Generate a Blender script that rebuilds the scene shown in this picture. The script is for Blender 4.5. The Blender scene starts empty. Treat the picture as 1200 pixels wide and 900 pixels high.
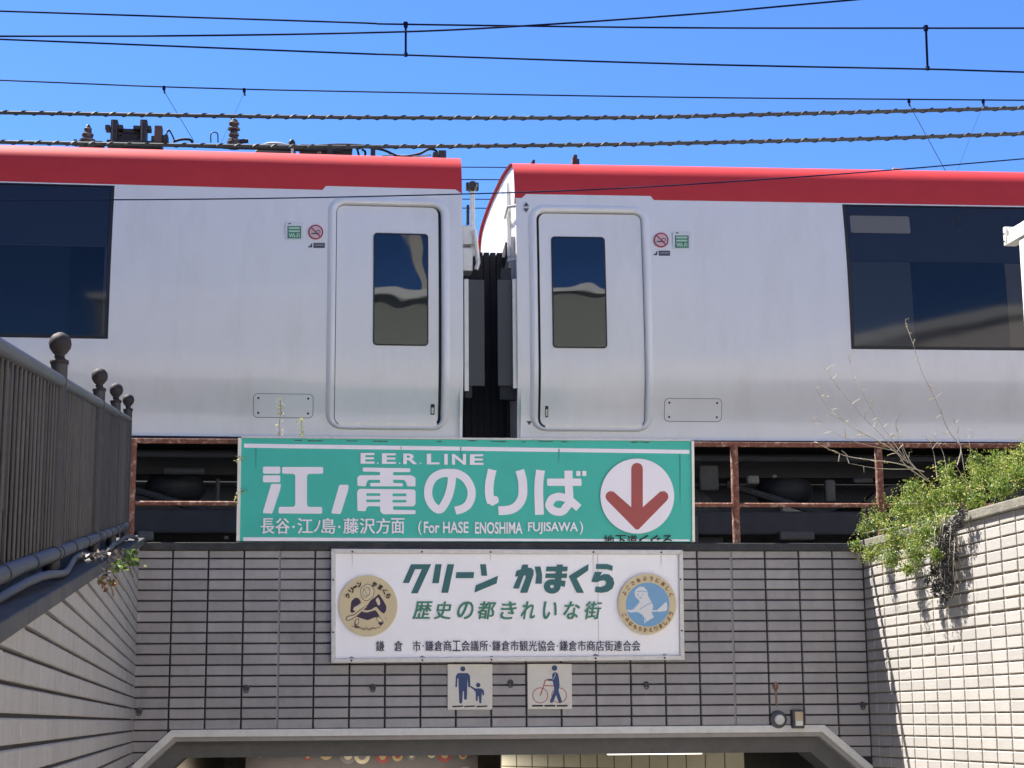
import bpy, bmesh, math, random
from math import sin, cos, pi, radians, atan2, hypot
from mathutils import Vector, Matrix
random.seed(7)
SC = bpy.context.scene
COL = SC.collection
# ------------------------------------------------------------------ camera
EYE = 2.4
FPX, PIT, ROL = 2080.0, math.atan(393.3 / 2080.0), 0.0074
CAM = Vector((0, 0, EYE))
_F = Vector((0, cos(PIT), sin(PIT))); _R0 = Vector((1, 0, 0)); _U0 = Vector((0, -sin(PIT), cos(PIT)))
_R = cos(ROL) * _R0 - sin(ROL) * _U0
_U = sin(ROL) * _R0 + cos(ROL) * _U0
cam = bpy.data.cameras.new("camera"); camo = bpy.data.objects.new("camera", cam); COL.objects.link(camo)
cam.sensor_width = 36; cam.lens = FPX / 1200 * 36; cam.clip_start = .05; cam.clip_end = 5000
M = Matrix((_R, _U, -_F)).transposed().to_4x4(); M.translation = CAM
camo.matrix_world = M
SC.camera = camo
# ------------------------------------------------------------------ world, sun, exposure
SUN = Vector((-0.4750, 0.2750, 0.8430)).normalized()
elev = math.asin(SUN.z); az = atan2(SUN.x, SUN.y)
w = bpy.data.worlds.new("World"); SC.world = w; w.use_nodes = True
nt = w.node_tree; bg = nt.nodes['Background']
sky = nt.nodes.new('ShaderNodeTexSky'); sky.sky_type = 'NISHITA'; sky.sun_disc = False
sky.sun_elevation = elev; sky.sun_rotation = az
sky.altitude = 0; sky.air_density = 1.0; sky.dust_density = 0.15; sky.ozone_density = 3.0
tint = nt.nodes.new('ShaderNodeVectorMath'); tint.operation = 'MULTIPLY'; tint.inputs[1].default_value = (.50, .78, 1.22)   # the deep blue of a very clear autumn sky
nt.links.new(sky.outputs[0], tint.inputs[0]); nt.links.new(tint.outputs[0], bg.inputs[0]); bg.inputs[1].default_value = 0.052
sl = bpy.data.lights.new("sun", 'SUN'); slo = bpy.data.objects.new("sun", sl); COL.objects.link(slo)
sl.energy = 5.0; sl.angle = radians(.5); sl.color = (1, .95, .87)
slo.rotation_euler = SUN.to_track_quat('Z', 'Y').to_euler(); slo.location = SUN * 60
SC.view_settings.view_transform = 'Standard'; SC.view_settings.look = 'None'
SC.view_settings.exposure = 1.78; SC.view_settings.gamma = 1; SC.view_settings.use_curve_mapping = False
SC.cycles.max_bounces = 8; SC.cycles.transparent_max_bounces = 16

# ------------------------------------------------------------------ geometry of the view
def ray(u, v): return _F + _R * (u - 600) / FPX - _U * (v - 450) / FPX
def at(u, v, Y):
    D = ray(u, v); return CAM + D * (Y / D.y)
def proj(P):
    d = P - CAM; q = d.dot(_F)
    return (600 + FPX * d.dot(_R) / q, 450 - FPX * d.dot(_U) / q) if q > .1 else (9e9, 9e9)
class Frame:
    """vertical plane: origin O, x axis turned by ang; local (x, y into the depth, z up)"""
    def __init__(s, O, ang):
        s.O = Vector(O); s.a = ang
        s.d = Vector((cos(ang), sin(ang), 0)); s.n = Vector((-sin(ang), cos(ang), 0))
    def uv(s, u, v, y=0.0):
        D = ray(u, v); P = s.O + s.n * y
        t = (P - CAM).dot(s.n) / D.dot(s.n)
        H = CAM + D * t - s.O
        return (H.dot(s.d), H.z)
    def world(s, x, y, z): return s.O + s.d * x + s.n * y + Vector((0, 0, z))
    def px(s, x, y, z): return proj(s.world(x, y, z))
CL = at(157, 750, 11.70); CR = at(1015.5, 750, 12.13)
WA = atan2(CR.y - CL.y, CR.x - CL.x)
_h = ray(232, 846); PA = atan2(_h.y, _h.x)
FW = Frame((CL.x, CL.y, 0), WA)                     # front wall, x runs right from the left corner
WL = (Vector((CR.x, CR.y, 0)) - FW.O).length
RW = Frame((CR.x, CR.y, 0), PA - pi)                # right wall, x runs towards the camera, y into the wall
LW = Frame((CL.x, CL.y, 0), PA)                     # left wall, x negative towards the camera, y into the wall

# ------------------------------------------------------------------ materials
MATS = {}
def mat(name, col, rough=.6, metal=0.0, spec=.5, coat=0, var=.0, vscale=6.0, bump=0.0, bscale=40.0, rnd=0.0,
        dirt=None, dscale=3.0, dlo=.5, dhi=.7, emis=None, vstretch=None):
    if name in MATS: return MATS[name]
    m = bpy.data.materials.new(name); m.use_nodes = True; MATS[name] = m
    n = m.node_tree.nodes; L = m.node_tree.links; b = n['Principled BSDF']
    b.inputs['Roughness'].default_value = rough; b.inputs['Metallic'].default_value = metal
    b.inputs['Specular IOR Level'].default_value = spec
    b.inputs['Coat Weight'].default_value = coat; b.inputs['Coat Roughness'].default_value = .08
    c = n.new('ShaderNodeRGB'); c.outputs[0].default_value = (*col, 1); out = c.outputs[0]
    tc = n.new('ShaderNodeTexCoord'); geo = n.new('ShaderNodeNewGeometry')
    vec = geo.outputs['Position']
    if vstretch:
        mp = n.new('ShaderNodeMapping'); mp.inputs['Scale'].default_value = vstretch; L.new(vec, mp.inputs[0]); vec2 = mp.outputs[0]
    else: vec2 = vec
    if var:
        t = n.new('ShaderNodeTexNoise'); t.inputs['Scale'].default_value = vscale; t.inputs['Detail'].default_value = 6
        t.inputs['Roughness'].default_value = .65
        L.new(vec2, t.inputs['Vector'])
        r = n.new('ShaderNodeMapRange'); r.inputs[1].default_value = .25; r.inputs[2].default_value = .75
        r.inputs[3].default_value = 1 - var; r.inputs[4].default_value = 1 + var; L.new(t.outputs[0], r.inputs[0])
        x = n.new('ShaderNodeVectorMath'); x.operation = 'SCALE'; L.new(out, x.inputs[0]); L.new(r.outputs[0], x.inputs['Scale']); out = x.outputs[0]
    if rnd:
        oi = n.new('ShaderNodeObjectInfo')
        r = n.new('ShaderNodeMapRange'); r.inputs[3].default_value = 1 - rnd; r.inputs[4].default_value = 1 + rnd; L.new(oi.outputs['Random'], r.inputs[0])
        x = n.new('ShaderNodeVectorMath'); x.operation = 'SCALE'; L.new(out, x.inputs[0]); L.new(r.outputs[0], x.inputs['Scale']); out = x.outputs[0]
    if dirt:
        t = n.new('ShaderNodeTexNoise'); t.inputs['Scale'].default_value = dscale; t.inputs['Detail'].default_value = 8; t.inputs['Roughness'].default_value = .7
        L.new(vec2, t.inputs['Vector'])
        r = n.new('ShaderNodeMapRange'); r.inputs[1].default_value = dlo; r.inputs[2].default_value = dhi; L.new(t.outputs[0], r.inputs[0])
        x = n.new('ShaderNodeMix'); x.data_type = 'RGBA'; L.new(r.outputs[0], x.inputs[0]); L.new(out, x.inputs[6]); x.inputs[7].default_value = (*dirt, 1); out = x.outputs[2]
    L.new(out, b.inputs['Base Color'])
    if bump:
        t = n.new('ShaderNodeTexNoise'); t.inputs['Scale'].default_value = bscale; t.inputs['Detail'].default_value = 5; L.new(vec, t.inputs['Vector'])
        bn = n.new('ShaderNodeBump'); bn.inputs['Strength'].default_value = bump; bn.inputs['Distance'].default_value = .01
        L.new(t.outputs[0], bn.inputs['Height']); L.new(bn.outputs[0], b.inputs['Normal'])
    if emis:
        b.inputs['Emission Color'].default_value = (*emis[0], 1); b.inputs['Emission Strength'].default_value = emis[1]
    return m
TILE = mat('glazed_tile', (.272, .264, .272), .5, var=.14, vscale=9, bump=.25, bscale=60, rnd=.10, dirt=(.15, .14, .135), dscale=2.2, dlo=.55, dhi=.85, vstretch=(1, 1, .5))
TILE_LIT = mat('lit_cream_tile', (.375, .355, .33), .5, var=.06, vscale=8, bump=.2, bscale=60, rnd=.07, dirt=(.31, .29, .265), dscale=2.0, dlo=.58, dhi=.9, vstretch=(1, 1, .3))  # front wall tile again, sunlight put into a paler, warmer colour
TILE_L = mat('side_tile', (.27, .26, .255), .5, var=.12, vscale=5, bump=.25, bscale=60, rnd=.03, dirt=(.18, .17, .165), dscale=2.6, dlo=.5, dhi=.85, vstretch=(3, 3, .5))
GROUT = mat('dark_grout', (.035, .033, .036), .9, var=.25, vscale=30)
GROUT_LIT = mat('lit_grout', (.24, .20, .15), .9, var=.25, vscale=30)  # lit copy of the dark grout, sunlight put into its colour
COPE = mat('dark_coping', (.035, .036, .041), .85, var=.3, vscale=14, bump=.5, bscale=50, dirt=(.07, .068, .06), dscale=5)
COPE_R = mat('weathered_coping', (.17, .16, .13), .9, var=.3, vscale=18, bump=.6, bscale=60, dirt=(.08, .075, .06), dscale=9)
CONC = mat('pale_concrete', (.62, .62, .60), .8, var=.1, vscale=12, bump=.3, bscale=50, dirt=(.40, .39, .37), dscale=6, dlo=.55, dhi=.8)
CONC_D = mat('dull_concrete', (.11, .11, .112), .9, var=.12, vscale=10, bump=.3)
ASPH = mat('asphalt', (.07, .07, .07), .9, var=.2, vscale=30, bump=.5, bscale=90)
TRAINW = mat('train_white', (.80, .785, .77), .26, metal=.0, spec=.5, coat=.45, var=.02, vscale=2, bump=.02, bscale=3, dirt=(.71, .69, .65), dscale=1.2, dlo=.5, dhi=.85, vstretch=(3, 3, .8))
TRAINR = mat('train_red', (.54, .040, .044), .55, spec=.25, coat=0, var=.05, vscale=5)
SEAM = mat('seam_black', (.012, .012, .014), .6)
STEELD = mat('dark_steel', (.035, .037, .042), .5, metal=.3, var=.2, vscale=20)
UNDER = mat('underframe_black', (.010, .011, .016), .7, var=.3, vscale=8)
UNDERG = mat('underframe_grey', (.024, .025, .03), .7, var=.3, vscale=8)
RUBBER = mat('rubber_grey', (.055, .055, .06), .55)
BELLOW = mat('bellows_black', (.006, .007, .014), .8)
ALU = mat('pale_metal', (.62, .62, .60), .35, metal=.35, var=.08, vscale=15)
RUST = mat('rusty_steel', (.17, .062, .040), .85, var=.45, vscale=35, bump=.7, bscale=80, dirt=(.46, .33, .27), dscale=22, dlo=.52, dhi=.68)
IRON = mat('painted_iron', (.018, .018, .022), .55, var=.2, vscale=12, bump=.25, bscale=60, dirt=(.14, .12, .10), dscale=9, dlo=.62, dhi=.8)
IRONB = mat('brown_iron', (.026, .022, .026), .7, spec=.25, var=.25, vscale=12, bump=.3, bscale=70)
IRONP = mat('worn_iron', (.028, .027, .029), .5, var=.35, vscale=9, bump=.2, bscale=60, rnd=.35, dirt=(.085, .066, .05), dscale=4, dlo=.58, dhi=.75)
IRONT = mat('handrail_iron', (.042, .046, .056), .42, var=.15, vscale=9)
GALV = mat('galvanised_pipe', (.06, .063, .074), .55, metal=.3, var=.15, vscale=14)
SGREEN = mat('sign_green', (.035, .46, .375), .5, var=.05, vscale=3, dirt=(.04, .40, .33), dscale=2, dlo=.6, dhi=.85)
SWHITE = mat('sign_white', (.84, .81, .88), .5, var=.03, vscale=4)
PANEL = mat('board_white', (.86, .86, .90), .4, var=.03, vscale=4, dirt=(.70, .70, .72), dscale=3, dlo=.6, dhi=.9)
ALUF = mat('frame_metal', (.50, .50, .51), .4, metal=.3, var=.12, vscale=30, dirt=(.28, .26, .24), dscale=20, dlo=.6, dhi=.8)
TEAL = mat('print_teal', (.018, .125, .135), .5)
PGREEN = mat('print_green', (.03, .20, .13), .5)
INK = mat('print_ink', (.018, .02, .05), .6)
INKB = mat('print_black', (.012, .011, .012), .6)
ARROW = mat('print_arrow', (.37, .075, .07), .6, var=.05)
BEIGE = mat('print_beige', (.62, .52, .32), .6, var=.04)
SKIN = mat('print_skin', (.66, .58, .40), .6)
ROBE = mat('print_robe', (.035, .02, .055), .6)
LINE = mat('print_line', (.16, .12, .08), .6)
PBLUE = mat('print_blue', (.17, .36, .58), .6)
PNAVY = mat('print_navy', (.025, .055, .155), .6)
PRED = mat('print_rust', (.38, .13, .11), .6)
PLATE = mat('plate_enamel', (.56, .55, .51), .45, var=.06, vscale=12, dirt=(.42, .39, .33), dscale=10, dlo=.6, dhi=.85)
BROWN = mat('print_brown', (.22, .11, .05), .6)
DECW = mat('decal_white', (.66, .68, .70), .5)
DECG = mat('decal_green', (.03, .17, .10), .5)
DECGL = mat('decal_mint', (.40, .62, .48), .5)
DECR = mat('decal_red', (.36, .03, .06), .5)
DECK = mat('decal_dark', (.06, .06, .09), .5)
DECP = mat('decal_pink', (.62, .45, .48), .5)
WIRE = mat('wire_dark', (.004, .010, .04), .8, spec=.1)
CABLE = mat('cable_grey', (.032, .036, .045), .6)
CERAM = mat('insulator_grey', (.06, .05, .045), .45, var=.25, vscale=20)
CERAML = mat('insulator_pale', (.16, .145, .13), .4)
BARK = mat('twig', (.20, .15, .11), .9)
TWIG = mat('pale_twig', (.42, .37, .30), .9)
DRY = mat('dry_leaf', (.10, .095, .085), .9, var=.35, vscale=60)
SOIL = mat('soil', (.05, .04, .03), 1, var=.3)
BALL = mat('ballast', (.035, .032, .03), 1, var=.4, vscale=25, bump=1, bscale=30)
LENS = mat('lamp_lens', (.42, .33, .22), .3)
INTW = mat('interior_grey', (.10, .10, .105), .8)
INTD = mat('interior_dark', (.03, .032, .04), .8)
BLIND = mat('blind_grey', (.16, .165, .17), .8)
def leafmat(name, cols, trans=.25):
    m = bpy.data.materials.new(name); m.use_nodes = True
    n = m.node_tree.nodes; L = m.node_tree.links; b = n['Principled BSDF']
    a = n.new('ShaderNodeAttribute'); a.attribute_name = 'tint'
    cr = n.new('ShaderNodeValToRGB'); e = cr.color_ramp.elements
    e[0].color = (*cols[0], 1); e[-1].color = (*cols[-1], 1)
    for i, c in enumerate(cols[1:-1]):
        k = e.new((i + 1) / (len(cols) - 1)); k.color = (*c, 1)
    L.new(a.outputs['Fac'], cr.inputs[0]); L.new(cr.outputs[0], b.inputs['Base Color'])
    b.inputs['Roughness'].default_value = .45
    t = n.new('ShaderNodeBsdfTranslucent'); L.new(cr.outputs[0], t.inputs[0])
    mx = n.new('ShaderNodeMixShader'); mx.inputs[0].default_value = trans
    L.new(b.outputs[0], mx.inputs[1]); L.new(t.outputs[0], mx.inputs[2]); L.new(mx.outputs[0], n['Material Output'].inputs[0])
    return m
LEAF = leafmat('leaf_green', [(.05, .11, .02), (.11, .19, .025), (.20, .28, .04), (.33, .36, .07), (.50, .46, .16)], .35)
LEAFD = leafmat('leaf_dry', [(.02, .02, .022), (.05, .048, .046), (.10, .09, .085), (.18, .16, .14)], .05)
LEAFY = leafmat('leaf_yellow', [(.10, .16, .03), (.25, .28, .06), (.45, .42, .12), (.5, .4, .15)])
LEAFR = leafmat('leaf_russet', [(.10, .09, .03), (.25, .10, .03), (.16, .2, .06)])
def glassmat(name, tint, refl=.10, rough=.02):
    m = bpy.data.materials.new(name); m.use_nodes = True
    n = m.node_tree.nodes; L = m.node_tree.links; n.remove(n['Principled BSDF'])
    tr = n.new('ShaderNodeBsdfTransparent'); tr.inputs[0].default_value = (*tint, 1)
    gl = n.new('ShaderNodeBsdfGlossy'); gl.inputs['Roughness'].default_value = rough; gl.inputs[0].default_value = (1, 1, 1, 1)
    geo = n.new('ShaderNodeNewGeometry'); ns = n.new('ShaderNodeTexNoise'); ns.inputs['Scale'].default_value = 1.1
    L.new(geo.outputs['Position'], ns.inputs['Vector'])
    bp = n.new('ShaderNodeBump'); bp.inputs['Strength'].default_value = .22; bp.inputs['Distance'].default_value = .05
    L.new(ns.outputs[0], bp.inputs['Height']); L.new(bp.outputs[0], gl.inputs['Normal'])
    fr = n.new('ShaderNodeFresnel'); fr.inputs[0].default_value = 1.5
    ad = n.new('ShaderNodeMath'); ad.operation = 'ADD'; ad.inputs[1].default_value = refl; L.new(fr.outputs[0], ad.inputs[0])
    mx = n.new('ShaderNodeMixShader'); L.new(ad.outputs[0], mx.inputs[0]); L.new(tr.outputs[0], mx.inputs[1]); L.new(gl.outputs[0], mx.inputs[2])
    L.new(mx.outputs[0], n['Material Output'].inputs[0]); return m
def gm(name, col):
    if name in MATS: return MATS[name]
    m = mat(name, col, .06, spec=.45); n = m.node_tree.nodes; L = m.node_tree.links
    t = n.new('ShaderNodeTexNoise'); t.inputs['Scale'].default_value = .9; g = n.new('ShaderNodeNewGeometry'); L.new(g.outputs['Position'], t.inputs['Vector'])
    b = n.new('ShaderNodeBump'); b.inputs['Strength'].default_value = .12; b.inputs['Distance'].default_value = .05; L.new(t.outputs[0], b.inputs['Height']); L.new(b.outputs[0], n['Principled BSDF'].inputs['Normal']); return m
PANEL_G = gm('window_black', (.006, .008, .014))
GLASS = glassmat('tinted_glass', (.30, .33, .36), .05)
GLASSD = glassmat('dark_glass', (.12, .14, .17), .0)
CLEAR = glassmat('clear_glass', (.8, .82, .82), .04)

# ------------------------------------------------------------------ builders
def link(o, parent=None):
    COL.objects.link(o)
    if parent is not None: o.parent = parent
    return o
def thing(name, label, cat, frame=None, loc=(0, 0, 0), rot=0, group=None):
    o = bpy.data.objects.new(name, None); o.empty_display_size = .1; COL.objects.link(o)
    if frame: o.location = frame.world(*loc); o.rotation_euler = (0, 0, frame.a)
    else: o.location = loc; o.rotation_euler = (0, 0, rot)
    return tag(o, label, cat, group)
def tag(o, label, cat, group=None):
    o['label'] = label; o['category'] = cat
    if group: o['group'] = group
    return o
def struct(o): o['kind'] = 'structure'; return o
class MB:
    def __init__(s): s.v = []; s.f = []; s.t = []
    def face(s, pts):
        b = len(s.v); s.v += [tuple(p) for p in pts]; s.f.append(tuple(range(b, b + len(pts)))); return s
    def box(s, x0, x1, y0, y1, z0, z1):
        b = len(s.v)
        s.v += [(x0, y0, z0), (x1, y0, z0), (x1, y1, z0), (x0, y1, z0), (x0, y0, z1), (x1, y0, z1), (x1, y1, z1), (x0, y1, z1)]
        s.f += [tuple(b + i for i in q) for q in ((0, 3, 2, 1), (4, 5, 6, 7), (0, 1, 5, 4), (1, 2, 6, 5), (2, 3, 7, 6), (3, 0, 4, 7))]; return s
    def prism(s, poly, y0, y1):
        """poly in (x, z); front at y0, back at y1"""
        A = sum(poly[i][0] * poly[(i + 1) % len(poly)][1] - poly[(i + 1) % len(poly)][0] * poly[i][1] for i in range(len(poly)))
        if A < 0: poly = poly[::-1]
        n = len(poly); b = len(s.v)
        s.v += [(x, y0, z) for x, z in poly] + [(x, y1, z) for x, z in poly]
        s.f.append(tuple(b + i for i in range(n))); s.f.append(tuple(b + n + i for i in range(n))[::-1])
        for i in range(n):
            j = (i + 1) % n; s.f.append((b + i, b + n + i, b + n + j, b + j))
        return s
    def slab(s, pts, up, h):
        """polygon of 3D points thickened along up"""
        n = len(pts); b = len(s.v); up = Vector(up) * h
        s.v += [tuple(Vector(p)) for p in pts] + [tuple(Vector(p) + up) for p in pts]
        s.f.append(tuple(b + i for i in range(n))[::-1]); s.f.append(tuple(b + n + i for i in range(n)))
        for i in range(n):
            j = (i + 1) % n; s.f.append((b + i, b + j, b + n + j, b + n + i))
        return s
    def tube(s, pts, r, n=8, caps=True):
        pts = [Vector(p) for p in pts]; b0 = len(s.v); up = None
        for i, p in enumerate(pts):
            t = (pts[min(i + 1, len(pts) - 1)] - pts[max(i - 1, 0)]).normalized()
            if up is None: up = Vector((0, 0, 1)) if abs(t.z) < .9 else Vector((1, 0, 0))
            a = t.cross(up).normalized(); up = a.cross(t).normalized()
            rr = r[i] if isinstance(r, (list, tuple)) else r
            for k in range(n):
                th = 2 * pi * k / n; s.v.append(tuple(p + (a * cos(th) + up * sin(th)) * rr))
        for i in range(len(pts) - 1):
            for k in range(n):
                q = b0 + i * n; s.f.append((q + k, q + (k + 1) % n, q + n + (k + 1) % n, q + n + k))
        if caps:
            s.f.append(tuple(b0 + k for k in range(n))[::-1]); s.f.append(tuple(b0 + (len(pts) - 1) * n + k for k in range(n)))
        return s
    def lathe(s, c, prof, n=16, axis='z'):
        b = len(s.v)
        for r, h in prof:
            for k in range(n):
                t = 2 * pi * k / n; x, y, z = r * cos(t), r * sin(t), h
                if axis == 'y': x, y, z = x, h, y
                s.v.append((c[0] + x, c[1] + y, c[2] + z))
        for i in range(len(prof) - 1):
            for k in range(n):
                q = b + i * n; s.f.append((q + k, q + (k + 1) % n, q + n + (k + 1) % n, q + n + k))
        s.f.append(tuple(b + k for k in range(n))[::-1]); s.f.append(tuple(b + (len(prof) - 1) * n + k for k in range(n)))
        return s
    def mesh(s, name, m):
        me = bpy.data.meshes.new(name); me.from_pydata(s.v, [], s.f)
        if m: me.materials.append(m)
        return me
    def build(s, name, m, parent=None, bev=0, smooth=False, fix=False, at0=None):
        me = s.mesh(name, m)
        if fix:
            bm = bmesh.new(); bm.from_mesh(me); bmesh.ops.recalc_face_normals(bm, faces=bm.faces); bm.to_mesh(me); bm.free()
        if smooth:
            for p in me.polygons: p.use_smooth = True
            me.set_sharp_from_angle(angle=radians(smooth if smooth is not True else 40))
        if at0 is not None:
            me.transform(Matrix.Translation(-Vector(at0)))
        o = link(bpy.data.objects.new(name, me), parent)
        if at0 is not None: o.location = at0
        if bev:
            k = o.modifiers.new('bevel', 'BEVEL'); k.width = bev; k.segments = 2; k.limit_method = 'ANGLE'; k.angle_limit = radians(35)
        return o
def rrect(x0, z0, x1, z1, r, n=5):
    out = []
    for cx, cz, a0 in ((x1 - r, z1 - r, 0), (x0 + r, z1 - r, 90), (x0 + r, z0 + r, 180), (x1 - r, z0 + r, 270)):
        for k in range(n + 1):
            t = radians(a0 + 90 * k / n); out.append((cx + r * cos(t), cz + r * sin(t)))
    return out
def circ(cx, cz, r, n=40, rz=None): return [(cx + r * cos(2 * pi * k / n), cz + (rz or r) * sin(2 * pi * k / n)) for k in range(n)]
def roundpoly(P, r):
    out = []; n = len(P)
    for i in range(n):
        p = Vector(P[i]); a = Vector(P[i - 1]) - p; b = Vector(P[(i + 1) % n]) - p
        k = min(r, a.length * .45, b.length * .45)
        if k < 1e-6: out.append(tuple(p)); continue
        q0 = p + a.normalized() * k; q1 = p + b.normalized() * k
        for t in (0, .25, .5, .75, 1):
            out.append(tuple(q0 * (1 - t) ** 2 + p * 2 * t * (1 - t) + q1 * t * t))
    return out
def catmull(P, n=6):
    if len(P) < 3: return list(P)
    P = [Vector(p) for p in P]; out = []
    Q = [2 * P[0] - P[1]] + P + [2 * P[-1] - P[-2]]
    for i in range(1, len(Q) - 2):
        for k in range(n):
            t = k / n; a, b, c, d = Q[i - 1], Q[i], Q[i + 1], Q[i + 2]
            out.append(.5 * ((2 * b) + (-a + c) * t + (2 * a - 5 * b + 4 * c - d) * t * t + (-a + 3 * b - 3 * c + d) * t ** 3))
    out.append(P[-1]); return out
def ribbon(P, wd, smooth=True, cap=.35):
    """outline polygons of a pen stroke in 2D: list of quads (one strip)"""
    Q = [Vector((p[0], p[1])) for p in (catmull([Vector((a, b)) for a, b in P]) if smooth else [Vector(p) for p in P])]
    # small rounded ends
    d0 = (Q[0] - Q[1]).normalized(); d1 = (Q[-1] - Q[-2]).normalized()
    Q = [Q[0] + d0 * wd * .0] + Q[1:]
    lft, rgt = [], []
    for i, q in enumerate(Q):
        t = (Q[min(i + 1, len(Q) - 1)] - Q[max(i - 1, 0)]).normalized(); nn = Vector((-t.y, t.x))
        lft.append(q + nn * wd / 2); rgt.append(q - nn * wd / 2)
    return lft, rgt
class Print:
    """flat print on a frame's plane; every layer a little prouder than the last; input in photo pixels"""
    def __init__(s, fr, y, parent, conv=None):
        s.fr = fr; s.y = y; s.par = parent; s.k = 0; s.last = None; s.conv = conv; s.mb = {}
    def c(s, p):
        if s.conv: p = s.conv(p)
        return s.fr.uv(p[0], p[1], s.y)
    def lay(s, name, m, txt=0):
        if not txt or s.last != name: s.k += 1
        s.last = name if txt else None
        if name not in s.mb: s.mb[name] = (MB(), m)
        return s.mb[name][0], s.y - .00022 * s.k
    def poly(s, P, name, m, r=0, raw=False):
        mb, y = s.lay(name, m)
        if r: P = roundpoly(P, r)
        Q = [s.c(p) for p in P]
        A = sum(Q[i][0] * Q[(i + 1) % len(Q)][1] - Q[(i + 1) % len(Q)][0] * Q[i][1] for i in range(len(Q)))
        if A < 0: Q = Q[::-1]
        mb.face([(x, y, z) for x, z in Q]); return s
    def stroke(s, P, wd, name, m, smooth=True):
        l, r_ = ribbon(P, wd, smooth); pts = l + r_[::-1]
        mb, y = s.lay(name, m); Q = [s.c((p.x, p.y)) for p in l]; R = [s.c((p.x, p.y)) for p in r_]
        for i in range(len(Q) - 1):
            mb.face([(Q[i][0], y, Q[i][1]), (Q[i + 1][0], y, Q[i + 1][1]), (R[i + 1][0], y, R[i + 1][1]), (R[i][0], y, R[i][1])])
        return s
    def dot(s, c, r, name, m, n=12): return s.poly([(c[0] + r * cos(2 * pi * k / n), c[1] + r * sin(2 * pi * k / n)) for k in range(n)], name, m)
    def ring(s, c, r0, r1, name, m, n=40, e=1):
        mb, y = s.lay(name, m)
        for k in range(n):
            q = []
            for t, rr in ((k, r0), (k, r1), (k + 1, r1), (k + 1, r0)):
                a = 2 * pi * t / n; x, z = s.c((c[0] + rr * cos(a), c[1] - rr * e * sin(a))); q.append((x, y, z))
            mb.face(q[::-1])
        return s
    def text(s, txt, box, name, m, bold=0.0, shear=0.0, rot=None, clipv=None, fat=0.0):
        """fit txt into the pixel box (u0, v0, u1, v1)"""
        if fat:
            u0, v0, u1, v1 = box
            for k, (dx, dy) in enumerate(((-fat, -fat * .5), (fat, -fat * .5), (-fat, fat * .5), (fat, fat * .5))):
                s.text(txt, (u0 + fat + dx, v0 + dy, u1 - fat + dx, v1 + dy), name, m, bold, shear, rot, clipv); s.last = None
                s.k -= (0 if k == 3 else 1); s.y -= (.00006 if k < 3 else -.00018)
            return s
        V, Fc = glyphs(txt, bold)
        if not V: return s
        xs = [v[0] for v in V]; zs = [v[1] for v in V]; x0, x1, z0, z1 = min(xs), max(xs), min(zs), max(zs)
        u0, v0, u1, v1 = box; mb, y = s.lay(name, m, 1); b = len(mb.v)
        for X, Z in V:
            fx = (X - x0) / (x1 - x0 + 1e-9); fz = (Z - z0) / (z1 - z0 + 1e-9)
            u = u0 + (u1 - u0) * fx + shear * (fz - .5) * abs(v1 - v0); v = v1 + (v0 - v1) * fz
            if rot: 
                cx, cy = (u0 + u1) / 2, (v0 + v1) / 2; du, dv = u - cx, v - cy
                u, v = cx + du * cos(rot) - dv * sin(rot), cy + du * sin(rot) + dv * cos(rot)
            if clipv: v = min(v, clipv)
            x, z = s.c((u, v)); mb.v.append((x, y, z))
        for q in Fc: mb.f.append(tuple(b + i for i in q))
        return s
    def done(s):
        for n, (mb, m) in s.mb.items(): mb.build(n.split('#')[0], m, s.par)
_gc = {}
def glyphs(txt, bold):
    key = (txt, bold)
    if key in _gc: return _gc[key]
    cu = bpy.data.curves.new('tmp', 'FONT'); cu.body = txt; cu.size = 1; cu.fill_mode = 'BOTH' if hasattr(cu, 'fill_mode') else cu.fill_mode
    cu.offset = bold; cu.resolution_u = 3
    o = bpy.data.objects.new('tmp', cu); COL.objects.link(o)
    bpy.context.view_layer.update()
    dg = bpy.context.evaluated_depsgraph_get()
    me = bpy.data.meshes.new_from_object(o.evaluated_get(dg))
    V = [(v.co.x, v.co.y) for v in me.vertices]; Fc = [tuple(p.vertices) for p in me.polygons]
    bpy.data.objects.remove(o); bpy.data.curves.remove(cu); bpy.data.meshes.remove(me)
    _gc[key] = (V, Fc); return _gc[key]

# ------------------------------------------------------------------ the ground
ZC = FW.uv(500, 645.5)[1]                        # underside of the front coping
ZT = FW.uv(500, 636.5)[1]                        # its top
def sheet(name, pts, m):
    me = bpy.data.meshes.new(name); me.from_pydata([tuple(p) for p in pts], [], [tuple(range(len(pts)))]); me.materials.append(m)
    bm = bmesh.new(); bm.from_mesh(me); bmesh.ops.recalc_face_normals(bm, faces=bm.faces)
    for f in bm.faces:
        if f.normal.z < 0: f.normal_flip()
    bm.to_mesh(me); bm.free()
    return struct(link(bpy.data.objects.new(name, me)))
sheet('ground', [(-2500, -2500, -.06), (2500, -2500, -.06), (2500, 2500, -.06), (-2500, 2500, -.06)], ASPH)
def lw(x, y, z): return LW.world(x, y, z)
def rw(x, y, z): return RW.world(x, y, z)
sheet('passage_floor', [lw(-13.5, 0, .8), rw(13.5, 0, .8), rw(0, 0, 0), lw(0, 0, 0)], mat('floor_paving', (.34, .32, .29), .85, var=.15, vscale=4, bump=.3))
sheet('tunnel_floor', [FW.world(-.5, 0, -.004), FW.world(WL + .5, 0, -.004), FW.world(WL + .5, 9, -.004), FW.world(-.5, 9, -.004)], CONC_D)
PAVE = mat('pale_paving', (.40, .38, .35), .85, var=.12, vscale=3, bump=.3)
sheet('pavement', [(-60, -70, .8), (60, -70, .8), (60, rw(13.5, 0, 0).y, .8), (-60, lw(-13.5, 0, 0).y, .8)], PAVE)
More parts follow.
